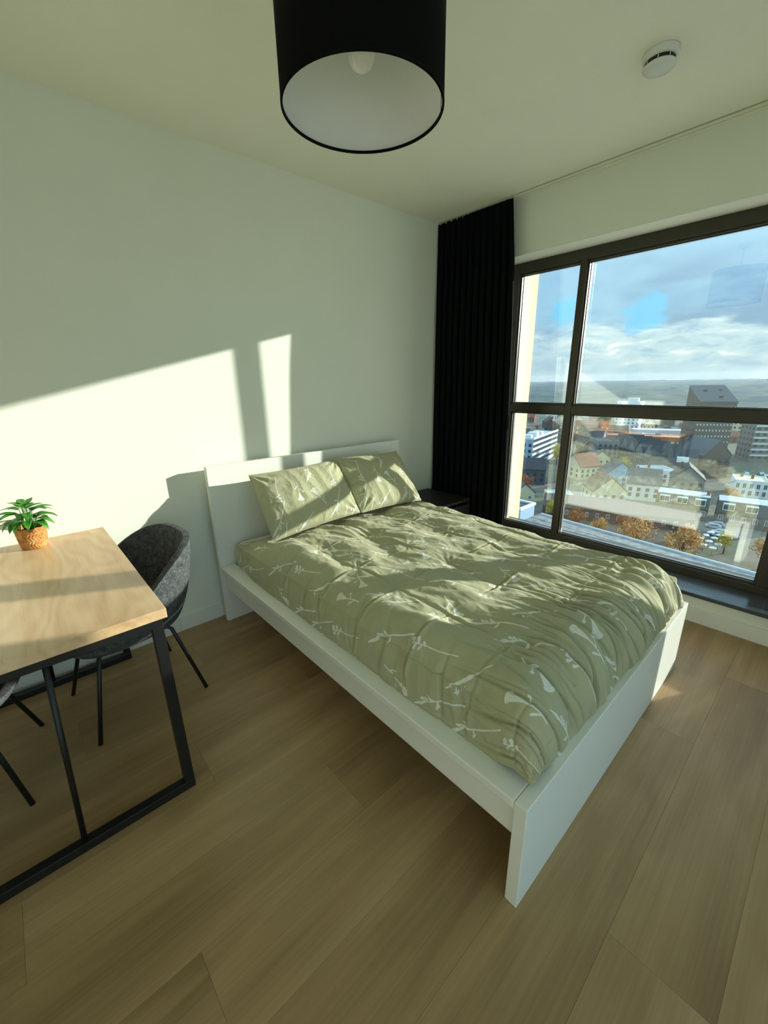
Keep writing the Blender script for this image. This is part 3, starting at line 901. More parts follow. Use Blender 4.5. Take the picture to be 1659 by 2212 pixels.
# ------------------------------------------------------------------ chairs
m, nt = new_mat('grey_tweed')
tc = nt.n('ShaderNodeTexCoord')
n_a = nt.noise(tc.outputs['Object'], 260, 3, 0.7)
n_b = nt.noise(tc.outputs['Object'], 40, 3, 0.5)
fc = nt.math('ADD', nt.math('MULTIPLY', n_a, 0.75), nt.math('MULTIPLY', n_b, 0.25))
col = nt.ramp(fc, [(0.36, srgb(38, 40, 40)), (0.5, srgb(76, 80, 80)), (0.64, srgb(124, 128, 128))])
finish(nt, col, 0.95, 0, n_a, 0.35, 0.002, 0.2)
M['tweed'] = m
def make_chair(label):
    ch = tag(empty('tub_chair'), label, 'chair')
    nphi, nr = 96, 34
    phi = np.linspace(0, 2 * np.pi, nphi, endpoint=False)
    tt = np.linspace(0, 1, nr)
    back = (1 - np.cos(phi)) / 2                       # 0 front, 1 back
    rimz = 0.455 + 0.335 * sstep(back, 0.16, 0.98) ** 0.9
    ax_ = 0.255 + 0.015 * back                          # depth radius
    ay_ = 0.285 - 0.015 * back
    ce, se = np.cos(phi), np.sin(phi)
    ex = 2.5
    rad = (np.abs(ce / ax_) ** ex + np.abs(se / ay_) ** ex) ** (-1 / ex)
    P = np.zeros((nphi, nr, 3))
    for j, t_ in enumerate(tt):
        if t_ < 0.42:
            k = t_ / 0.42
            r_ = rad * 0.74 * k
            z_ = np.full(nphi, 0.405) + 0.012 * k ** 3
        else:
            k = (t_ - 0.42) / 0.58
            r_ = rad * (0.74 + 0.26 * np.sin(k * np.pi / 2) ** 0.8)
            z_ = 0.417 + (rimz - 0.417) * (k ** 1.35)
        P[:, j] = np.stack([r_ * ce, r_ * se, z_], -1)
    # lean the back outwards a little
    lean = np.clip((P[..., 2] - 0.45) / 0.34, 0, 1)
    P[..., 0] -= 0.035 * lean * back[:, None]
    sh_ = grid_mesh('shell', P, M['tweed'], ch, closed_u=True)
    so = sh_.modifiers.new('padding', 'SOLIDIFY'); so.thickness = 0.03; so.offset = 1.0
    bv = sh_.modifiers.new('round', 'BEVEL'); bv.width = 0.012; bv.segments = 3; bv.limit_method = 'ANGLE'; bv.angle_limit = R(50)
    # loose seat pad
    pr_ = [(0.0, 0.462)]
    bm = bmesh.new()
    rings = []
    for f, zc_ in ((0.70, 0.418), (0.755, 0.43), (0.76, 0.448), (0.72, 0.462), (0.5, 0.468), (0.25, 0.470)):
        rings.append([bm.verts.new((rad[i] * f * ce[i] + 0.012, rad[i] * f * se[i], zc_)) for i in range(0, nphi, 2)])
    n_ = len(rings[0])
    for a_, b_ in zip(rings, rings[1:]):
        for i in range(n_):
            bm.faces.new((a_[i], a_[(i + 1) % n_], b_[(i + 1) % n_], b_[i]))
    bm.faces.new(rings[-1]); bm.faces.new(rings[0][::-1])
    from_bm('seat_pad', bm, M['tweed'], ch, True)
    # under-seat steel and four splayed legs
    boxes('seat_bracket', [(-0.15, 0.15, -0.012, 0.012, 0.362, 0.378), (-0.012, 0.012, -0.15, 0.15, 0.362, 0.378)], M['black_metal'], ch)
    for sx_ in (1, -1):
        for sy_ in (1, -1):
            tube('leg', [(0.05 * sx_, 0.05 * sy_, 0.366), (0.13 * sx_, 0.125 * sy_, 0.366), (0.152 * sx_, 0.147 * sy_, 0.352), (0.235 * sx_, 0.228 * sy_, 0.0)], 0.009, M['black_metal'], ch, 10)
    return ch
chair = make_chair('grey tweed tub chair on the bed side of the table')
reg(chair)
ch2 = copy_tree(chair)
chair.location = (-0.585, -0.425, 0)
chair.rotation_euler = (0, 0, R(180 + 6))
ch2.location = (-1.235, -0.56, 0)
ch2.rotation_euler = (0, 0, R(-7))
ch2['label'] = 'grey tweed tub chair at the left edge, under the far side of the table'
for c_ in (chair, ch2):
    c_['group'] = 'tub chairs at the table'

# ------------------------------------------------------------------ potted plant
PXc, PYc = -0.822, -0.146
m, nt = new_mat('plaited_seagrass')
tc = nt.n('ShaderNodeTexCoord')
n_a = nt.noise(nt.mapping(tc.outputs['Object'], (60, 60, 200)), 1.0, 4, 0.6)
n_b = nt.noise(tc.outputs['Object'], 35, 2)
col = nt.ramp(nt.math('ADD', nt.math('MULTIPLY', n_a, 0.6), nt.math('MULTIPLY', n_b, 0.4)), [(0.33, srgb(150, 92, 44)), (0.5, srgb(196, 138, 76)), (0.68, srgb(226, 180, 120))])
finish(nt, col, 0.75, 0, n_a, 0.3, 0.001, 0.3)
M['basket'] = m
def leaf_mat(name, a, b, c_):
    m, nt = new_mat(name)
    tc = nt.n('ShaderNodeTexCoord')
    n_ = nt.noise(tc.outputs['Object'], 28, 3)
    col = nt.ramp(n_, [(0.3, a), (0.55, b), (0.75, c_)])
    p = nt.n('ShaderNodeBsdfPrincipled')
    nt.set(p, 'Base Color', col)
    p.inputs['Roughness'].default_value = 0.42
    tl = nt.n('ShaderNodeBsdfTranslucent')
    nt.set(tl, 0, col)
    mx = nt.n('ShaderNodeMixShader')
    mx.inputs[0].default_value = 0.3
    nt.t.links.new(p.outputs[0], mx.inputs[1]); nt.t.links.new(tl.outputs[0], mx.inputs[2])
    o = nt.n('ShaderNodeOutputMaterial')
    nt.t.links.new(mx.outputs[0], o.inputs[0])
    return m
M['leaf'] = leaf_mat('plant_leaf_green', srgb(44, 116, 36), srgb(76, 158, 50), srgb(132, 196, 80))
M['leaf_bright'] = leaf_mat('plant_leaf_bright', srgb(60, 136, 44), srgb(98, 178, 62), srgb(150, 208, 96))  # brighter copy of the leaf green; all the top leaves use it
plant = tag(empty('potted_plant', (PXc, PYc, TZ)), 'small leafy green plant in a woven basket pot on the table', 'plant')
# woven pot: fine surface with a plaited relief
nph, nz_ = 240, 70
ph_ = np.linspace(0, 2 * np.pi, nph, endpoint=False)[:, None] * np.ones((1, nz_))
zt_ = np.ones((nph, 1)) * np.linspace(0, 1, nz_)[None, :]
rowf = zt_ * 5.0
rown = np.floor(rowf)
frac = rowf - rown
slant = np.where(rown % 2 == 0, 1, -1)
k_ = ph_ * 14 / np.pi + slant * (frac - 0.5) * 0.9
weave = np.abs(np.sin(k_ * np.pi / 1.0)) ** 0.6 * np.sin(np.pi * np.clip(frac, 0.02, 0.98)) ** 0.5
rp = 0.046 + 0.011 * zt_ ** 0.8 + 0.0035 * weave + 0.0012 * np.sin(3 * ph_) 
Pz = 0.001 + zt_ * 0.094 + 0.0012 * np.sin(5 * ph_) * zt_
outer = np.stack([PXc + rp * np.cos(ph_), PYc + rp * np.sin(ph_), TZ + Pz], -1)
# base closing rings and the inner lip
base_r = np.stack([np.stack([PXc + f * 0.046 * np.cos(ph_[:, 0]), PYc + f * 0.046 * np.sin(ph_[:, 0]), np.full(nph, TZ + 0.001)], -1) for f in (0.02, 0.6)], 1)
lip = np.stack([np.stack([PXc + r_ * np.cos(ph_[:, 0]), PYc + r_ * np.sin(ph_[:, 0]), TZ + zv + 0.0015 * np.sin(9 * ph_[:, 0])], -1) for r_, zv in ((0.0585, 0.099), (0.0545, 0.099), (0.052, 0.07))], 1)
grid_mesh('woven_pot', np.concatenate([base_r, outer, lip], 1), M['basket'], plant, closed_u=True)
lathe('soil', [(0.0, 0.083), (0.03, 0.082), (0.0525, 0.079)], M['soil'], plant, (PXc, PYc, TZ), 40)
rg = random.Random(12)
def leaf(dirang, reach, rise, length, width, droop, mt, base_off):
    """one ovate leaf on its stalk, with a folded midrib and a bent blade"""
    root = Vector((PXc, PYc, TZ + 0.082))
    d = Vector((math.cos(dirang), math.sin(dirang), 0))
    reach, rise, length = reach * 1.2, rise * 1.3, length * 1.22
    tip0 = root + d * reach + Vector((0, 0, rise))
    bm = bmesh.new()
    side_ = Vector((-d.y, d.x, 0))
    n = 9
    rows = []
    for i in range(n + 1):
        f = i / n
        wv = 1.18 * width * (math.sin(math.pi * min(1, f ** 0.8)) ** 0.75) * (1 - 0.25 * f) + (0.0006 if i in (0, n) else 0)
        pos = tip0 + d * (length * f * math.cos(droop * f * 0.6)) + Vector((0, 0, 0.35 * length * f - droop * length * f * f))
        rows.append([pos + side_ * (wv * q) + Vector((0, 0, abs(q) * wv * 0.35 - 0.1 * wv * (q * q))) for q in (-1, -0.5, 0, 0.5, 1)])
    vr = [[bm.verts.new(p) for p in r_] for r_ in rows]
    for a_, b_ in zip(vr, vr[1:]):
        for j in range(4):
            bm.faces.new((a_[j], a_[j + 1], b_[j + 1], b_[j]))
    lf = from_bm('leaf', bm, mt, plant, True)
    so = lf.modifiers.new('thickness', 'SOLIDIFY'); so.thickness = 0.0007
    b0 = root + d * (0.012 * base_off) + Vector((0, 0, -0.004))
    tube('stalk', [b0, b0.lerp(tip0, 0.5) + Vector((0, 0, rise * 0.12)), tip0, tip0 + d * length * 0.2], [0.0018, 0.0015, 0.0013, 0.0008], M['leaf'], lf, 6)
for i in range(13):
    leaf(i * 2 * math.pi / 13 + rg.uniform(-.18, .18), rg.uniform(0.020, 0.034), rg.uniform(0.030, 0.052), rg.uniform(0.060, 0.082), rg.uniform(0.017, 0.023), rg.uniform(0.45, 0.8), M['leaf'] if i % 3 else M['leaf_bright'], 1.4)
for i in range(11):
    leaf(i * 2 * math.pi / 11 + rg.uniform(-.2, .2) + 0.3, rg.uniform(0.012, 0.022), rg.uniform(0.055, 0.078), rg.uniform(0.055, 0.072), rg.uniform(0.016, 0.021), rg.uniform(0.2, 0.5), M['leaf'] if i % 2 else M['leaf_bright'], 0.9)
for i in range(7):
    leaf(i * 2 * math.pi / 7 + rg.uniform(-.2, .2), rg.uniform(0.004, 0.010), rg.uniform(0.078, 0.095), rg.uniform(0.038, 0.055), rg.uniform(0.012, 0.017), rg.uniform(0.0, 0.25), M['leaf_bright'], 0.4)

# ================================================================== the town outside
G = -45.0
C = {}
C['asphalt'] = simple('street_asphalt', srgb(112, 104, 98), 0.9, var=0.25, scale=0.08, bump=0)
C['brown_brick'] = simple('brown_brick_far', srgb(96, 82, 74), 0.85, var=0.12, scale=0.6)
C['grey_brick'] = simple('grey_brick_far', srgb(130, 128, 124), 0.85, var=0.1, scale=0.6)
C['red_brick'] = simple('red_brick_far', srgb(134, 90, 72), 0.85, var=0.15, scale=0.6)
C['cream'] = simple('cream_render_far', srgb(220, 204, 166), 0.85, var=0.05, scale=0.5)
C['white'] = simple('white_render_far', srgb(226, 228, 228), 0.8, var=0.04, scale=0.5)
C['blue_grey'] = simple('blue_grey_cladding', srgb(150, 176, 196), 0.6, var=0.06, scale=0.8)
C['slate'] = simple('slate_roof_far', srgb(78, 78, 84), 0.7, var=0.15, scale=1.5)
C['dark_roof'] = simple('dark_roof_far', srgb(62, 58, 60), 0.7, var=0.15, scale=1.5)
C['tile'] = simple('red_tile_roof_far', srgb(138, 86, 66), 0.8, var=0.2, scale=1.5)
C['brown_roof'] = simple('brown_tile_roof_far', srgb(104, 84, 70), 0.8, var=0.2, scale=1.5)
C['flat'] = simple('flat_roof_membrane', srgb(176, 182, 184), 0.8, var=0.12, scale=0.4)
C['pane'] = simple('far_window_dark', srgb(48, 58, 70), 0.15, var=0.2, scale=0.6)
C['pane_lit'] = simple('far_window_pale', srgb(206, 222, 226), 0.2, var=0.1, scale=0.9)  # bright look of lit glass put into the pane colour
C['ochre'] = simple('ochre_building', srgb(188, 120, 78), 0.85, var=0.15, scale=0.3)
C['car'] = simple('parked_car_paint', srgb(196, 200, 204), 0.3, var=0.2, scale=0.2)
C['canvas'] = simple('white_canvas', srgb(232, 232, 226), 0.8, var=0.03, scale=1)
C['bark'] = simple('tree_bark', srgb(84, 66, 50), 0.9, var=0.2, scale=3)
# near roof: grey mineral felt
C['felt'] = simple('grey_mineral_felt', srgb(150, 146, 142), 1.0, var=0.3, scale=3.2, bump=0.3, bscale=22, bdist=0.02, spec=0.0)
C['seam'] = simple('felt_lap_dark', srgb(84, 84, 86), 1.0, var=0.25, scale=6, spec=0.0)

def prism(name, prof, y0, y1, mat, parent, swap=False):
    """extrude an (x, z) outline along y; swap turns the extrusion along x"""
    bm = bmesh.new()
    f = (lambda a, b, c: (b, a, c)) if swap else (lambda a, b, c: (a, b, c))
    A = [bm.verts.new(f(p[0], y0, p[1])) for p in prof]
    B = [bm.verts.new(f(p[0], y1, p[1])) for p in prof]
    n = len(prof)
    bm.faces.new(A)
    bm.faces.new(B[::-1])
    for i in range(n):
        bm.faces.new((A[i], B[i], B[(i + 1) % n], A[(i + 1) % n]))
    return from_bm(name, bm, mat, parent)

def panes(root, w, d, h, cols, rows, ww, wh, mat, scols=0, z0=1.2, single=False, ztop=None, mull=False, name='window'):
    """window panes on the front (-x) and the two sides, standing a little proud of the wall"""
    lst = []
    ztop = ztop or h - 1.0
    for r_ in range(rows):
        zc = z0 + (ztop - z0) * (r_ + 0.5) / rows
        for c_ in range(cols):
            yc = -w / 2 + w * (c_ + 0.5) / cols
            lst.append((-d / 2 - 0.08, -d / 2 + 0.1, yc - ww / 2, yc + ww / 2, zc - wh / 2, zc + wh / 2))
        for c_ in range(scols):
            xc = -d / 2 + d * (c_ + 0.5) / scols
            for sg in (-1, 1):
                ys = sg * w / 2
                lst.append((xc - ww / 2, xc + ww / 2, ys - 0.08, ys + 0.08, zc - wh / 2, zc + wh / 2))
    if single:
        for b_ in lst:
            p = boxes(name, [b_], C['canvas'], root)
            cx = [(b_[0] + b_[1]) / 2, (b_[2] + b_[3]) / 2]
            if b_[1] - b_[0] < b_[3] - b_[2]:
                hw = (b_[3] - b_[2]) / 2
                g_ = [(b_[0] - 0.03, b_[0], cx[1] - hw + 0.12, cx[1] - 0.05, b_[4] + 0.12, b_[5] - 0.12), (b_[0] - 0.03, b_[0], cx[1] + 0.05, cx[1] + hw - 0.12, b_[4] + 0.12, b_[5] - 0.12)]
            else:
                hw = (b_[1] - b_[0]) / 2
                g_ = [(cx[0] - hw + 0.12, cx[0] - 0.05, b_[2] - 0.03, b_[2], b_[4] + 0.12, b_[5] - 0.12), (cx[0] + 0.05, cx[0] + hw - 0.12, b_[2] - 0.03, b_[2], b_[4] + 0.12, b_[5] - 0.12)]
            boxes('pane', g_, mat, p)
    elif lst:
        o = boxes('windows', lst, mat, root)
        o['kind'] = 'stuff'

def bld(name, label, x, y, rz, w, d, h, wall, roof='flat', rmat=None, rise=3.0, group=None, cat='building'):
    root = tag(empty(name), label, cat, group)
    root['ext'] = (w, d)
    rmat = rmat or C['flat']
    if roof == 'flat':
        boxes('walls', [(-d / 2, d / 2, -w / 2, w / 2, 0, h)], wall, root)
        boxes('roof', [(-d / 2 + .3, d / 2 - .3, -w / 2 + .3, w / 2 - .3, h, h + 0.25)], rmat, root)
        boxes('parapet', [(-d / 2, -d / 2 + .3, -w / 2, w / 2, h, h + .6), (d / 2 - .3, d / 2, -w / 2, w / 2, h, h + .6), (-d / 2 + .3, d / 2 - .3, -w / 2, -w / 2 + .3, h, h + .6), (-d / 2 + .3, d / 2 - .3, w / 2 - .3, w / 2, h, h + .6)], wall, root)
    elif roof == 'mono':
        prism('walls', [(-d / 2, 0), (d / 2, 0), (d / 2, h + rise), (-d / 2, h)], -w / 2, w / 2, wall, root)
        prism('roof', [(-d / 2 - .3, h + .02), (d / 2 + .2, h + rise + .02), (d / 2 + .2, h + rise + .5), (-d / 2 - .3, h + .5)], -w / 2 - .2, w / 2 + .2, rmat, root)
    elif roof == 'gable_front':     # gable faces the viewer, ridge runs away
        prism('walls', [(-w / 2, 0), (w / 2, 0), (w / 2, h), (0, h + rise), (-w / 2, h)], -d / 2, d / 2, wall, root, True)
        prism('roof', [(-w / 2 - .3, h - .2), (0, h + rise + .05), (w / 2 + .3, h - .2), (w / 2 + .3, h + .15), (0, h + rise + .45), (-w / 2 - .3, h + .15)], -d / 2 - .15, d / 2 + .15, rmat, root, True)
    else:                           # ridge across, roof slope faces the viewer
        prism('walls', [(-d / 2, 0), (d / 2, 0), (d / 2, h), (0, h + rise), (-d / 2, h)], -w / 2, w / 2, wall, root)
        prism('roof', [(-d / 2 - .3, h - .2), (0, h + rise + .05), (d / 2 + .3, h - .2), (d / 2 + .3, h + .15), (0, h + rise + .45), (-d / 2 - .3, h + .15)], -w / 2 - .2, w / 2 + .2, rmat, root)
    return root
OCC = []
def put(root, x, y, rz, z=G):
    if 'ext' in root:
        w_, d_ = root['ext']
        n_ = max(1, int(round(max(w_, d_) / max(4.0, min(w_, d_)))))
        for q in range(n_):
            f = ((q + 0.5) / n_ - 0.5) * max(w_, d_)
            lx, ly = (f, 0) if d_ > w_ else (0, f)
            OCC.append((x + math.cos(R(rz)) * lx - math.sin(R(rz)) * ly, y + math.sin(R(rz)) * lx + math.cos(R(rz)) * ly, 0.5 * math.hypot(min(w_, d_), max(w_, d_) / n_)))
    root.location = (x, y, z)
    root.rotation_euler = (0, 0, R(rz))
    return root

# ground and far country
gm, nt = new_mat('town_ground')
tc = nt.n('ShaderNodeTexCoord')
v = tc.outputs['Object']
sp = nt.n('ShaderNodeSeparateXYZ'); nt.set(sp, 0, v)
near = nt.ramp(nt.noise(v, 0.045, 6, 0.6), [(0.35, srgb(92, 84, 76)), (0.5, srgb(128, 118, 108)), (0.6, srgb(104, 106, 82)), (0.72, srgb(150, 142, 132))])
farc = nt.ramp(nt.noise(nt.mapping(v, (0.6, 1, 1)), 0.006, 6, 0.6), [(0.35, srgb(84, 92, 88)), (0.5, srgb(112, 116, 104)), (0.62, srgb(140, 128, 108)), (0.75, srgb(100, 112, 108))])
col = nt.mix(nt.step(sp.outputs[0], 350, 700), near, farc)
finish(nt, col, 0.95, 0, spec=0.1)
bm = bmesh.new()
bm_box(bm, 24, 5200, -3000, 5200, G - 2, G)
tag(from_bm('ground', bm, gm), 'streets and far country below the window', None, None, 'structure')

fm, nt = new_mat('woodland')
tc = nt.n('ShaderNodeTexCoord')
col = nt.ramp(nt.noise(nt.mapping(tc.outputs['Object'], (0.5, 1, 1)), 0.01, 7, 0.65), [(0.35, srgb(66, 80, 86)), (0.5, srgb(88, 98, 98)), (0.62, srgb(112, 110, 98)), (0.72, srgb(138, 120, 100))])
finish(nt, col, 0.95, spec=0.05)
na, nd = 240, 150
az = np.linspace(R(-14), R(52), na)[:, None] * np.ones((1, nd))
Dd = np.ones((na, 1)) * (620 * (5000 / 620) ** np.linspace(0, 1, nd))[None, :]
xx, yy = Dd * np.cos(az), Dd * np.sin(az)
hh = 5 + 9 * np.clip(pn(xx / 160, yy / 160, 3) + 0.25, 0, 1) + 3 * pn(xx / 30, yy / 30, 4) + np.clip((Dd - 3000) / 2000, 0, 1) * 6 * (0.75 + 0.5 * pn(az * 9, Dd / 4000, 6))
hh[:, 0] = -1
wd = grid_mesh('woodland', np.stack([xx, yy, G + hh], -1), fm)
tag(wd, 'distant wooded country reaching to the horizon', 'woodland', None, 'stuff')

# near flat roof of the lower wing
nr = tag(empty('flat_roof', (10, 0, -6)), 'grey felt-covered flat roof just below the window', 'roof')
sl = math.atan2(21.14 - 19.83, 8.42 + 1.51)
def roof_x(yv): return 19.83 + (yv + 1.51) * (21.14 - 19.83) / (8.42 + 1.51)
bm = bmesh.new()
vs_ = [(2.9, -14, -6.6), (roof_x(-14), -14, -6.6), (roof_x(8.42), 8.42, -6.6), (2.9, 8.3, -6.6)]
lo = [bm.verts.new(p) for p in vs_]; hi = [bm.verts.new((p[0], p[1], -6.0)) for p in vs_]
bm.faces.new(hi); bm.faces.new(lo[::-1])
for i in range(4):
    bm.faces.new((lo[i], lo[(i + 1) % 4], hi[(i + 1) % 4], hi[i]))
from_bm('roof_deck', bm, C['felt'], nr)
dirv = Vector((roof_x(8.42) - roof_x(-14), 22.42, 0)).normalized()
nrm_ = Vector((dirv.y, -dirv.x, 0))
def strip(name, off, wid, z0, z1, mat, ya=-14, yb=8.3):
    a = Vector((roof_x(ya), ya, 0)) - nrm_ * off; b = Vector((roof_x(yb), yb, 0)) - nrm_ * off
    bm = bmesh.new()
    q = [a, b, b - nrm_ * wid, a - nrm_ * wid]
    lo = [bm.verts.new((p.x, p.y, z0)) for p in q]; hi = [bm.verts.new((p.x, p.y, z1)) for p in q]
    bm.faces.new(hi); bm.faces.new(lo[::-1])
    for i in range(4):
        bm.faces.new((lo[i], lo[(i + 1) % 4], hi[(i + 1) % 4], hi[i]))
    return from_bm(name, bm, mat, nr)
strip('edge_trim', 0.0, 0.05, -6.3, -5.93, C['white'])
for k in range(12):
    strip('felt_lap', 0.95 + k * 1.3, 0.035, -6.0, -5.99, C['seam'])
for k, (yv, off) in enumerate(((7.4, 2.35), (5.6, 2.25), (4.2, 2.3), (3.0, 2.4), (1.75, 2.3), (0.55, 2.4), (-0.45, 2.3), (-1.3, 2.35))):
    a = Vector((roof_x(yv), yv, 0)) - nrm_ * off
    boxes('roof_vent', [(a.x - .10, a.x + .10, a.y - .11, a.y + .11, -6.0, -5.78), (a.x - .13, a.x + .13, a.y - .14, a.y + .14, -5.80, -5.76)], C['dark_roof'], nr)
bb_ = tag(empty('plant_box', (19.6, 9.6, -6)), 'pale blue box housing at the end of the flat roof', 'roof housing')
boxes('housing', [(19.0, 20.5, 8.45, 10.9, -7.2, -5.35)], C['blue_grey'], bb_)
boxes('housing_rim', [(18.95, 19.1, 8.4, 10.95, -5.35, -5.22), (20.4, 20.55, 8.4, 10.95, -5.35, -5.22), (19.1, 20.4, 8.4, 8.55, -5.35, -5.22), (19.1, 20.4, 10.8, 10.95, -5.35, -5.22)], C['white'], bb_)
boxes('housing_lid', [(19.1, 20.4, 8.55, 10.8, -5.36, -5.31)], C['slate'], bb_)

# landmark buildings
t = bld('tower', 'tall dark brown tower with a sloping slate roof', 0, 0, 0, 16.5, 20, 33.0, C['brown_brick'], 'mono', C['slate'], 8.0)
panes(t, 16.5, 20, 33, 11, 10, 0.55, 0.8, C['pane_lit'], 0, 2)
lst = []
for r_ in range(10):
    for c_ in range(5):
        xc = -10 + 20 * (c_ + 0.5) / 5
        zc = 2 + 3.1 * r_
        lst.append((xc - .7, xc + .7, 8.2, 8.33, zc, zc + 2.1))
o = boxes('side_windows', lst, C['pane'], t); o['kind'] = 'stuff'
for hb in ((-6, -4.6, -3, -1.4, 34.4, 36.2), (2, 3.4, 2, 3.6, 37.4, 39.2), (3, 4, -5, -4, 38.0, 39.4)):
    boxes('roof_hatch', [hb], C['dark_roof'], t)
put(t, 287, 50.5, 30)
t = bld('apartment_block', 'white slab block with a lift housing on its roof', 0, 0, 0, 19, 12, 26, C['white'])
panes(t, 19, 12, 26, 6, 8, 1.3, 1.4, C['pane'], 3)
boxes('lift_housing', [(-3, 3, -6, 2, 26, 29.5)], C['white'], t)
put(t, 404, 128, 10)
t = bld('long_hall', 'long low blue-white hall behind the curved terrace', 0, 0, 0, 44, 12, 7, C['blue_grey'], 'flat', C['white'])
panes(t, 44, 12, 7, 12, 1, 2.0, 1.4, C['pane'])
put(t, 376, 92, 22)
t = bld('brick_hall', 'low ochre brick hall left of the dark tower', 0, 0, 0, 54, 14, 6.5, C['ochre'], 'flat', C['ochre'])
panes(t, 54, 14, 6.5, 16, 1, 1.6, 1.2, C['pane_lit'])
put(t, 333, 95, 18)
t = bld('market_hall', 'orange brick building right behind the window cross', 0, 0, 0, 30, 12, 9, C['ochre'], 'gable_side', C['tile'], 3)
panes(t, 30, 12, 9, 8, 2, 1.5, 1.4, C['pane_lit'])
put(t, 368, 142, 30)
t = bld('apartment_block', 'pale grey gallery apartment block at the right window edge', 0, 0, 0, 46, 14, 21, C['grey_brick'])
panes(t, 46, 14, 21, 14, 6, 1.6, 1.5, C['pane'], 4)
boxes('gallery_bands', [(-7.6, -7.0, -23, 23, 3.4 + 3.2 * k, 4.2 + 3.2 * k) for k in range(6)], C['white'], t)
put(t, 322, 16, 34)
t = bld('apartment_block', 'beige apartment block right of the dark tower', 0, 0, 0, 26, 12, 15, C['cream'])
panes(t, 26, 12, 15, 9, 4, 1.2, 1.6, C['pane'], 3)
put(t, 410, 50, 14)
t = bld('office_block', 'long office block with white bands beside the cream pier', 0, 0, 0, 12, 46, 15, C['blue_grey'], 'flat', C['flat'])
panes(t, 12, 46, 15, 4, 4, 1.4, 1.6, C['pane'], 0)
boxes('white_bands', [(-23.2, 23.2, -6.35, -6.0, 1.0 + 2.9 * k, 2.1 + 2.9 * k) for k in range(6)], C['white'], t)
lst = []
for k in range(5):
    for c_ in range(22):
        lst.append((-22.5 + c_ * 2.05, -21.2 + c_ * 2.05, -6.12, -5.95, 2.2 + 2.9 * k, 3.8 + 2.9 * k))
o = boxes('side_windows', lst, C['pane'], t); o['kind'] = 'stuff'
boxes('roof_plant', [(-18, -15, -3, 2, 15.2, 17.2), (-8, -4, -3, 2, 15.2, 17.6), (4, 7, -2, 3, 15.2, 17.0)], C['white'], t)
put(t, 227.5, 118.8, 11)
t = bld('brick_terrace', 'long low brown brick terrace beyond the flat roof', 0, 0, 0, 44, 9, 4.0, C['brown_brick'], 'gable_side', C['brown_roof'], 3.0)
panes(t, 44, 9, 4.0, 14, 1, 1.0, 1.5, C['pane'], 2, 0.6, True, 4.0)
put(t, 146, 45, 22)
gp = [(277, 84), (269, 77.5), (261, 71), (253, 64.5), (245, 58)]
for k, (gx_, gy_) in enumerate(gp):
    t = bld('row_house', ['grey gabled row house farthest from the gabled corner house', 'second grey gabled row house counted from the small flat block', 'middle one of the five grey gabled row houses', 'fourth grey gabled row house counted from the small flat block', 'grey gabled row house nearest the gabled corner house'][k], 0, 0, 0, 9.4, 14, 8.5, C['grey_brick'], 'gable_front', C['dark_roof'], 5.0, 'gabled row houses below the dark tower')
    panes(t, 9.4, 14, 8.5, 4, 3, 1.1, 1.7, C['pane'], 0)
    put(t, gx_, gy_, -51)
t = bld('corner_house', 'large gabled corner house with brown roof in front of the tower', 0, 0, 0, 13, 17, 10.5, C['brown_brick'], 'gable_front', C['slate'], 7.0)
panes(t, 13, 17, 10.5, 4, 3, 1.3, 2.0, C['pane'], 4)
boxes('skylight', [(-1, 0.6, -4.2, -3.0, 14.2, 15.2)], C['pane_lit'], t)
put(t, 250, 42, 48)
t = bld('corner_house', 'smaller gabled house with dark roof left of the corner house', 0, 0, 0, 11, 15, 8.0, C['grey_brick'], 'gable_side', C['dark_roof'], 6.0)
panes(t, 11, 15, 8.0, 4, 2, 1.4, 1.6, C['pane_lit'], 3)
boxes('dormer', [(-6.5, -2.5, -2.2, 2.2, 9.2, 11.4)], C['canvas'], t)
put(t, 229, 46, 14)
t = bld('small_block', 'small grey flat-roofed block at the end of the gabled row', 0, 0, 0, 11, 16, 11.5, C['grey_brick'], 'flat', C['dark_roof'])
panes(t, 11, 16, 11.5, 4, 4, 1.2, 1.7, C['pane'], 5)
put(t, 258, 92, 38)
t = bld('white_house', 'white house with tall windows and flat roof on the right', 0, 0, 0, 10.5, 12, 6.2, C['white'], 'flat', C['cream'])
panes(t, 10.5, 12, 6.2, 5, 2, 1.2, 2.0, C['pane'], 0, 0.4, True, 6.0)
boxes('chimney', [(0, .8, -1, -.2, 6.4, 8.2), (3, 3.8, 2, 2.8, 6.4, 8.0)], C['red_brick'], t)
put(t, 218, 19.5, 14)
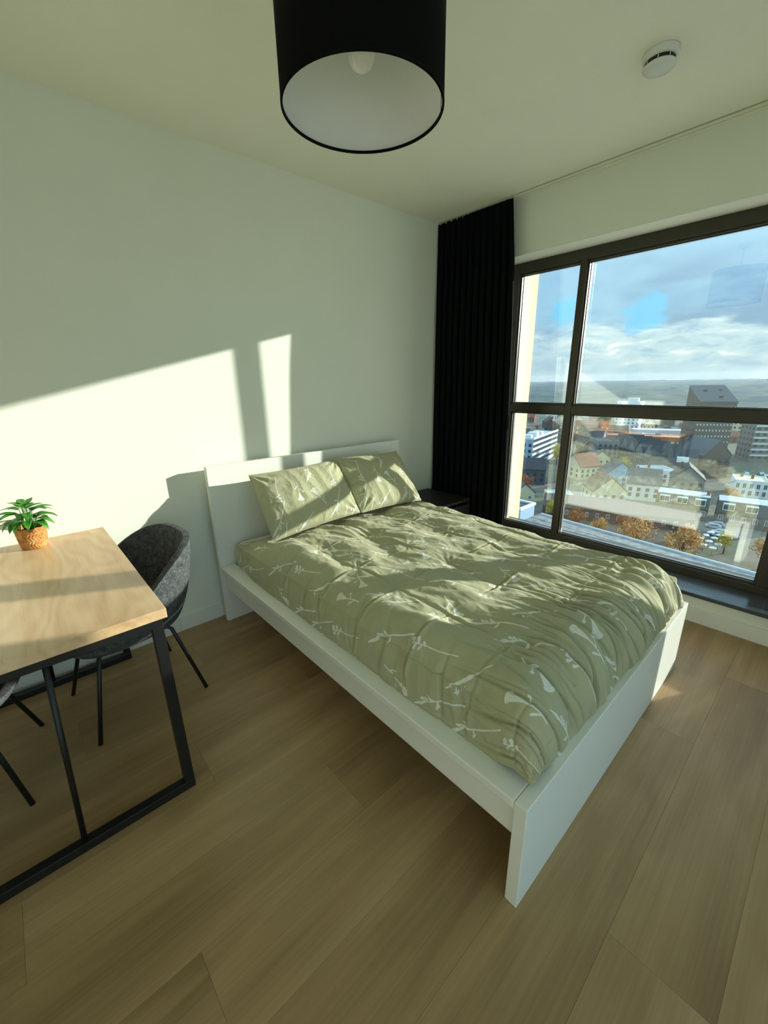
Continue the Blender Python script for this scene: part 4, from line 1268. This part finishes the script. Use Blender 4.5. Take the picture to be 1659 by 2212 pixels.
for k, (lab, bx, by, w_) in enumerate((('dark mansard terrace with white dormer windows at lower right', 172, 13, 17), ('dark mansard terrace left of the white-dormer one', 170, 31, 15))):
    t = tag(empty('mansard_terrace'), lab, 'building', 'mansard terraces')
    t['ext'] = (w_, 12)
    boxes('walls', [(-5.5, 5.5, -w_ / 2, w_ / 2, 0, 4.2)], C['brown_brick'], t)
    prism('mansard_roof', [(-5.9, 4.2), (5.9, 4.2), (4.0, 7.6), (-4.0, 7.6)], -w_ / 2, w_ / 2, C['dark_roof'], t)
    boxes('roof_top', [(-3.9, 3.9, -w_ / 2 + .1, w_ / 2 - .1, 7.6, 7.8)], C['flat'], t)
    panes(t, w_, 11, 4.2, 6, 1, 1.2, 1.7, C['pane'], 0, 0.8, True, 4.2)
    for q in range(3):
        dyc = -w_ / 2 + w_ * (q + .5) / 3
        dm = boxes('dormer', [(-5.6, -3.8, dyc - 1.5, dyc + 1.5, 5.0, 7.2)], C['canvas'], t)
        boxes('dormer_pane', [(-5.66, -5.6, dyc - 1.3, dyc - .08, 5.3, 6.9), (-5.66, -5.6, dyc + .08, dyc + 1.3, 5.3, 6.9)], C['pane'], dm)
    boxes('chimney', [(-.5, .5, -w_ / 2 + .3, -w_ / 2 + 1.2, 7.7, 9.4)], C['red_brick'], t)
    put(t, bx, by, 10)
t = bld('cream_house', 'cream gabled house beside the cream pier', 0, 0, 0, 8, 10, 4.2, C['cream'], 'gable_front', C['slate'], 3.4)
panes(t, 8, 10, 4.2, 2, 1, 1.0, 1.3, C['pane'], 2, 0.8, True, 4.2)
put(t, 146, 80, 52)
t = bld('cream_house', 'low cream house with terrace roof near the cream pier', 0, 0, 0, 9, 8, 4.0, C['cream'], 'flat', C['flat'])
panes(t, 9, 8, 4.0, 3, 1, 1.0, 1.4, C['pane'], 2, 0.6, True, 4.0)
put(t, 152, 67, 40)
t = bld('navy_house', 'dark blue-shaded house below the white-banded office', 0, 0, 0, 12, 12, 7, C['slate'], 'gable_side', C['dark_roof'], 4)
panes(t, 12, 12, 7, 4, 2, 1.2, 1.4, C['pane'], 0)
put(t, 178, 93, 30)
for k, (lab, bx, by, rz, rm, wm) in enumerate((
        ('brown-roofed house left of centre below the gabled row', 163, 55, 42, 'brown_roof', 'cream'),
        ('slate-roofed house with pale gable in the middle of town', 184, 48, 20, 'slate', 'white'),
        ('wide grey-roofed house behind the brown-roofed one', 196, 62, 34, 'slate', 'blue_grey'),
        ('red-roofed house near the office block', 203, 80, 60, 'tile', 'cream'),
        ('dark-roofed house between the mansard terraces and gabled row', 205, 38, 15, 'dark_roof', 'grey_brick'),
        ('pale flat house in front of the gabled row', 214, 52, 40, 'flat', 'white'))):
    t = bld('town_house', lab, 0, 0, 0, 11.5, 12, 6.5, C[wm], 'flat' if rm == 'flat' else ('gable_side' if k % 2 else 'gable_front'), C[rm], 5, 'town houses')
    panes(t, 11.5, 12, 6.5, 4, 2, 1.2, 1.4, C['pane'], 3)
    boxes('chimney', [(1, 1.8, 2, 2.8, 6.4, 12.4)], C['red_brick'], t)
    put(t, bx, by, rz)

# many smaller houses filling the streets: one of each kind, then copies
protos = []
KN = [('tile', 'red_brick', 'gable_side', 'small red-roofed house among the far streets'), ('slate', 'cream', 'gable_front', 'small slate-roofed cream house among the far streets'), ('dark_roof', 'grey_brick', 'gable_side', 'small dark-roofed grey house among the far streets'), ('flat', 'white', 'flat', 'small white flat-roofed house among the far streets'), ('brown_roof', 'brown_brick', 'gable_front', 'small brown-roofed brick house among the far streets')]
for rm, wm, kind, lab in KN:
    t = bld('far_house', lab, 0, 0, 0, 10, 9, 5.5, C[wm], kind, C[rm], 3.6, lab.replace('small ', '').replace('house', 'houses'), 'house')
    panes(t, 10, 9, 5.5, 3, 2, 1.2, 1.2, C['pane'], 2)
    reg(t)
    protos.append([t, False])
OCC.append((262, 20, 16))
taken = [(o.location.x, o.location.y) for o in bpy.data.objects if o.parent is None and o.type == 'EMPTY' and o.location.z < -40]
rg = random.Random(4)
cnt = 0
D = 188.0
while D < 620:
    a = 1.5 + rg.uniform(0, 2)
    while a < 33:
        x_, y_ = -0.8 + D * math.cos(R(a)), -2.5 + D * math.sin(R(a))
        a += math.degrees(13.5 / D) + rg.uniform(0, 1.6)
        if rg.random() < 0.22 or any(math.hypot(x_ - u, y_ - w_) < 9.0 + r_ for u, w_, r_ in OCC):
            continue
        k = rg.choices(range(5), [3, 3, 3, 2, 3])[0]
        pr_, used = protos[k]
        o = pr_ if not used else copy_tree(pr_)
        if 'ext' in o: o['ext'] = (12, 12)
        protos[k][1] = True
        put(o, x_, y_, rg.choice((12, 34, 48)) + rg.uniform(-6, 6))
        sc = rg.uniform(0.8, 1.15)
        o.scale = (sc, sc * rg.uniform(0.9, 1.2), sc * rg.uniform(0.8, 1.3))
        cnt += 1
    D += 15 + D * 0.028
print('far houses', cnt)

# autumn trees
def tree_mat(name, a, b, c_):
    m, nt = new_mat(name)
    g = nt.n('ShaderNodeNewGeometry')
    col = nt.ramp(g.outputs['Random Per Island'], [(0.0, a), (0.5, b), (1.0, c_)])
    finish(nt, col, 0.85, spec=0.1)
    return m
TM = [tree_mat('autumn_orange', srgb(164, 112, 66), srgb(204, 152, 92), srgb(226, 186, 124)), tree_mat('autumn_yellow', srgb(150, 136, 50), srgb(196, 172, 66), srgb(214, 200, 96)), tree_mat('autumn_rust', srgb(112, 66, 44), srgb(158, 98, 62), srgb(186, 132, 84))]
def make_tree(label, mt, seed, group):
    rg = random.Random(seed)
    root = tag(empty('autumn_tree'), label, 'tree', group)
    bm = bmesh.new()
    bm_tube(bm, [(0, 0, 0), (0.1, 0, 2.5), (0, 0.15, 5.0)], [0.28, 0.2, 0.1], 7)
    from_bm('trunk', bm, C['bark'], root)
    for k in range(5):
        a = k * 1.26 + rg.uniform(-.3, .3)
        tube('branch', [(0.05, 0.05, 2.4 + .3 * k), (math.cos(a) * 1.1, math.sin(a) * 1.1, 4.2 + .3 * k), (math.cos(a) * 2.0, math.sin(a) * 2.0, 5.4 + .4 * k)], [0.1, 0.06, 0.03], C['bark'], root, 5)
    bm = bmesh.new()
    cents = [(rg.uniform(-1.9, 1.9), rg.uniform(-1.9, 1.9), rg.uniform(4.0, 7.6), rg.uniform(1.0, 1.7)) for _ in range(16)]
    for _ in range(1500):
        cx, cy, cz, cr = rg.choice(cents)
        d = Vector((rg.gauss(0, 1), rg.gauss(0, 1), rg.gauss(0, 1))).normalized() * cr * rg.uniform(0.7, 1.05)
        p = Vector((cx, cy, cz)) + d
        nn = (d.normalized() + Vector((rg.uniform(-.8, .8), rg.uniform(-.8, .8), rg.uniform(-.8, .8)))).normalized()
        u = nn.orthogonal().normalized() * rg.uniform(0.12, 0.26)
        w_ = nn.cross(u).normalized() * rg.uniform(0.10, 0.2)
        bm.faces.new([bm.verts.new(p + u), bm.verts.new(p + w_), bm.verts.new(p - u), bm.verts.new(p - w_)])
    o = from_bm('crown', bm, mt, root, recalc=False)
    o['kind'] = 'stuff'
    return root
trees = [make_tree('orange-leaved tree right beyond the flat roof edge', TM[0], 1, 'autumn trees below'), make_tree('yellow-leaved tree by the parked cars', TM[1], 2, 'autumn trees below'), make_tree('rusty brown tree along the street', TM[2], 3, 'autumn trees below')]
for t in trees: reg(t)
TL_ = [(0, 117, 29.2, 1.4, 'broad orange tree beyond the flat roof, left of the pair'), (0, 118, 18.9, 1.45, 'broad orange tree beyond the flat roof, right of the pair'), (2, 125, 48, 0.9, 'rusty tree beyond the left part of the flat roof'), (0, 124, 41, 0.85, 'small orange tree beyond the left part of the flat roof'), (1, 137, 13, 0.75, 'yellow-green tree by the parked cars'), (0, 132, 4.5, 1.1, 'orange tree at the right edge of the window'), (2, 128, 35, 0.9, 'thin rusty tree between the orange trees'), (1, 131, 59, 0.8, 'yellow tree behind the pale blue box housing'), (2, 158, 84, 0.9, 'rusty tree beside the cream pier above the cream house'), (1, 226, 104, 1.3, 'yellow tree at the end of the white-banded office')]
seen = set()
for k, x_, y_, sc, lab in TL_:
    o = trees[k] if k not in seen else copy_tree(trees[k])
    seen.add(k)
    o['label'] = lab
    put(o, x_, y_, rg.uniform(0, 360))
    o.scale = (sc, sc, sc)
for k in range(40):
    D, a = rg.uniform(150, 520), rg.uniform(2, 31)
    x_, y_ = D * math.cos(R(a)), D * math.sin(R(a))
    if any(math.hypot(x_ - u, y_ - w_) < 4.5 + r_ for u, w_, r_ in OCC):
        continue
    OCC.append((x_, y_, 4.5))
    kk = rg.randrange(3)
    o = copy_tree(trees[kk])
    o['label'] = ['orange street tree far off among the houses', 'yellow street tree far off among the houses', 'rusty street tree far off among the houses'][kk]
    o['group'] = ['far orange trees', 'far yellow trees', 'far rusty trees'][kk]
    put(o, x_, y_, rg.uniform(0, 360))
    sc = rg.uniform(0.7, 1.2)
    o.scale = (sc, sc, sc)

# parked cars and terrace parasols in the yard beyond the roof
car = tag(empty('parked_car'), 'small pale car parked in the yard beyond the roof', 'car', 'parked cars in the yard')
prism('body', [(-2.1, 0.3), (2.1, 0.3), (2.1, 0.8), (1.2, 0.95), (0.7, 1.42), (-1.2, 1.45), (-1.9, 0.95), (-2.1, 0.85)], -0.85, 0.85, C['car'], car)
prism('glass', [(-1.15, 0.98), (1.0, 0.98), (0.62, 1.36), (-1.1, 1.38)], -0.87, 0.87, C['pane'], car)
for wx_ in (-1.3, 1.3):
    for wy_ in (-0.8, 0.8):
        tube('wheel', [(wx_, wy_ - 0.09, 0.32), (wx_, wy_ + 0.09, 0.32)], 0.32, C['dark_roof'], car, 12)
reg(car)
spots = [(152, 17.4, 100), (155, 17.0, 100), (160, 19.6, 98), (137, 24.5, 10), (163, 19.2, 100), (258, 17, 20), (262, 19, 20), (266, 21, 20), (270, 16, 20), (255, 22, 20), (262, 26, 20)]
for i, (x_, y_, rz) in enumerate(spots):
    o = car if i == 0 else copy_tree(car)
    o['label'] = 'small pale car parked in the yard beyond the roof' if i < 5 else 'small pale car on the car park by the corner house'
    o['group'] = 'parked cars in the yard' if i < 5 else 'cars on the car park'
    put(o, x_, y_, rz)
um = tag(empty('terrace_parasol'), 'white terrace parasol in the yard beyond the roof', 'parasol', 'white parasols in the yard')
lathe('canopy', [(0.0, 2.6), (0.5, 2.45), (0.95, 2.2), (0.95, 2.16), (0.5, 2.4), (0.0, 2.55)], C['canvas'], um, (0, 0, 0), 8, False)
tube('pole', [(0, 0, 0), (0, 0, 2.72)], 0.04, C['dark_roof'], um, 6)
reg(um)
for i in range(12):
    o = um if i == 0 else copy_tree(um)
    put(o, 133.5 + (i % 4) * 4.0 + (i // 4) * 1.1, 15.0 + (i // 4) * 2.3 - (i % 4) * .5, 0)

# thin haze in the air over the town
hm = bpy.data.materials.new('town_haze')
hm.use_nodes = True
nt = NT(hm.node_tree)
vsn = nt.n('ShaderNodeVolumeScatter')
vsn.inputs['Color'].default_value = (0.72, 0.86, 1.0, 1)
vsn.inputs['Density'].default_value = 0.00009
vsn.inputs['Anisotropy'].default_value = 0.2
o = nt.n('ShaderNodeOutputMaterial')
nt.t.links.new(vsn.outputs[0], o.inputs['Volume'])
bm = bmesh.new()
bm_box(bm, 100, 5300, -3000, 5300, G - 1, G + 75)
hz = from_bm('haze', bm, hm)
tag(hz, 'thin blue haze lying over the distant town', 'haze', None, 'stuff')

# ------------------------------------------------------------------ labels that single out the many small things
MARK = [('sloping-roofed dark tower', 287, 50), ('white slab block', 404, 128), ('long blue-white hall', 376, 92), ('ochre brick hall', 333, 95), ('orange brick building', 368, 142), ('grey gallery block', 322, 16), ('beige block', 410, 50), ('white-banded office', 227, 119), ('gabled row', 261, 71), ('gabled corner house', 250, 42), ('flat grey block', 258, 92), ('white house', 218, 19), ('mansard terraces', 171, 22), ('cream houses', 149, 73), ('brown brick terrace', 146, 45)]
ORD = ['', 'second ', 'third ', 'fourth ', 'fifth ', 'sixth ', 'seventh ', 'eighth ', 'ninth ', 'tenth ', 'eleventh ', 'twelfth ', 'thirteenth ', 'fourteenth ', 'fifteenth ', 'sixteenth ']
buckets = {}
for o in [x for x in bpy.data.objects if x.parent is None and x.name.startswith(('far_house', 'autumn_tree'))]:
    lab = o['label']
    if not ('far streets' in lab or 'far off' in lab):
        continue
    x_, y_ = o.location.x, o.location.y
    nm, mx_, my_ = min(MARK, key=lambda m_: math.hypot(m_[1] - x_, m_[2] - y_))
    D, Dm = math.hypot(x_, y_), math.hypot(mx_, my_)
    da = math.atan2(y_, x_) - math.atan2(my_, mx_)
    if abs(da) * D > abs(D - Dm):
        rel = 'left of' if da > 0 else 'right of'
    else:
        rel = 'behind' if D > Dm else 'in front of'
    kind = lab.split(' among')[0].split(' far off')[0]
    buckets.setdefault((kind, rel, nm), []).append((math.hypot(mx_ - x_, my_ - y_), o))
for (kind, rel, nm), lst in buckets.items():
    lst.sort(key=lambda q: q[0])
    for i, (_, o) in enumerate(lst):
        o['label'] = (kind + ' ' + rel + ' the ' + nm) if len(lst) == 1 else ((ORD[i] + 'nearest ' if i else 'nearest ') + kind + ' ' + rel + ' the ' + nm)
par = sorted([x for x in bpy.data.objects if x.parent is None and x.name.startswith('terrace_parasol')], key=lambda q: (q.location.x, -q.location.y))
for i, o in enumerate(par):
    o['label'] = 'white terrace parasol in the yard, ' + (ORD[i] or 'very ') + 'nearest to the flat roof'
for pre, txt in (('parked cars in the yard', 'pale car parked in the yard, '), ('cars on the car park', 'pale car on the far car park, ')):
    cs = sorted([x for x in bpy.data.objects if x.parent is None and x.get('group') == pre], key=lambda q: q.location.x)
    for i, o in enumerate(cs):
        o['label'] = txt + (ORD[i] or 'very ') + 'nearest to the window'
for o in bpy.data.objects:
    if 'ext' in o:
        del o['ext']
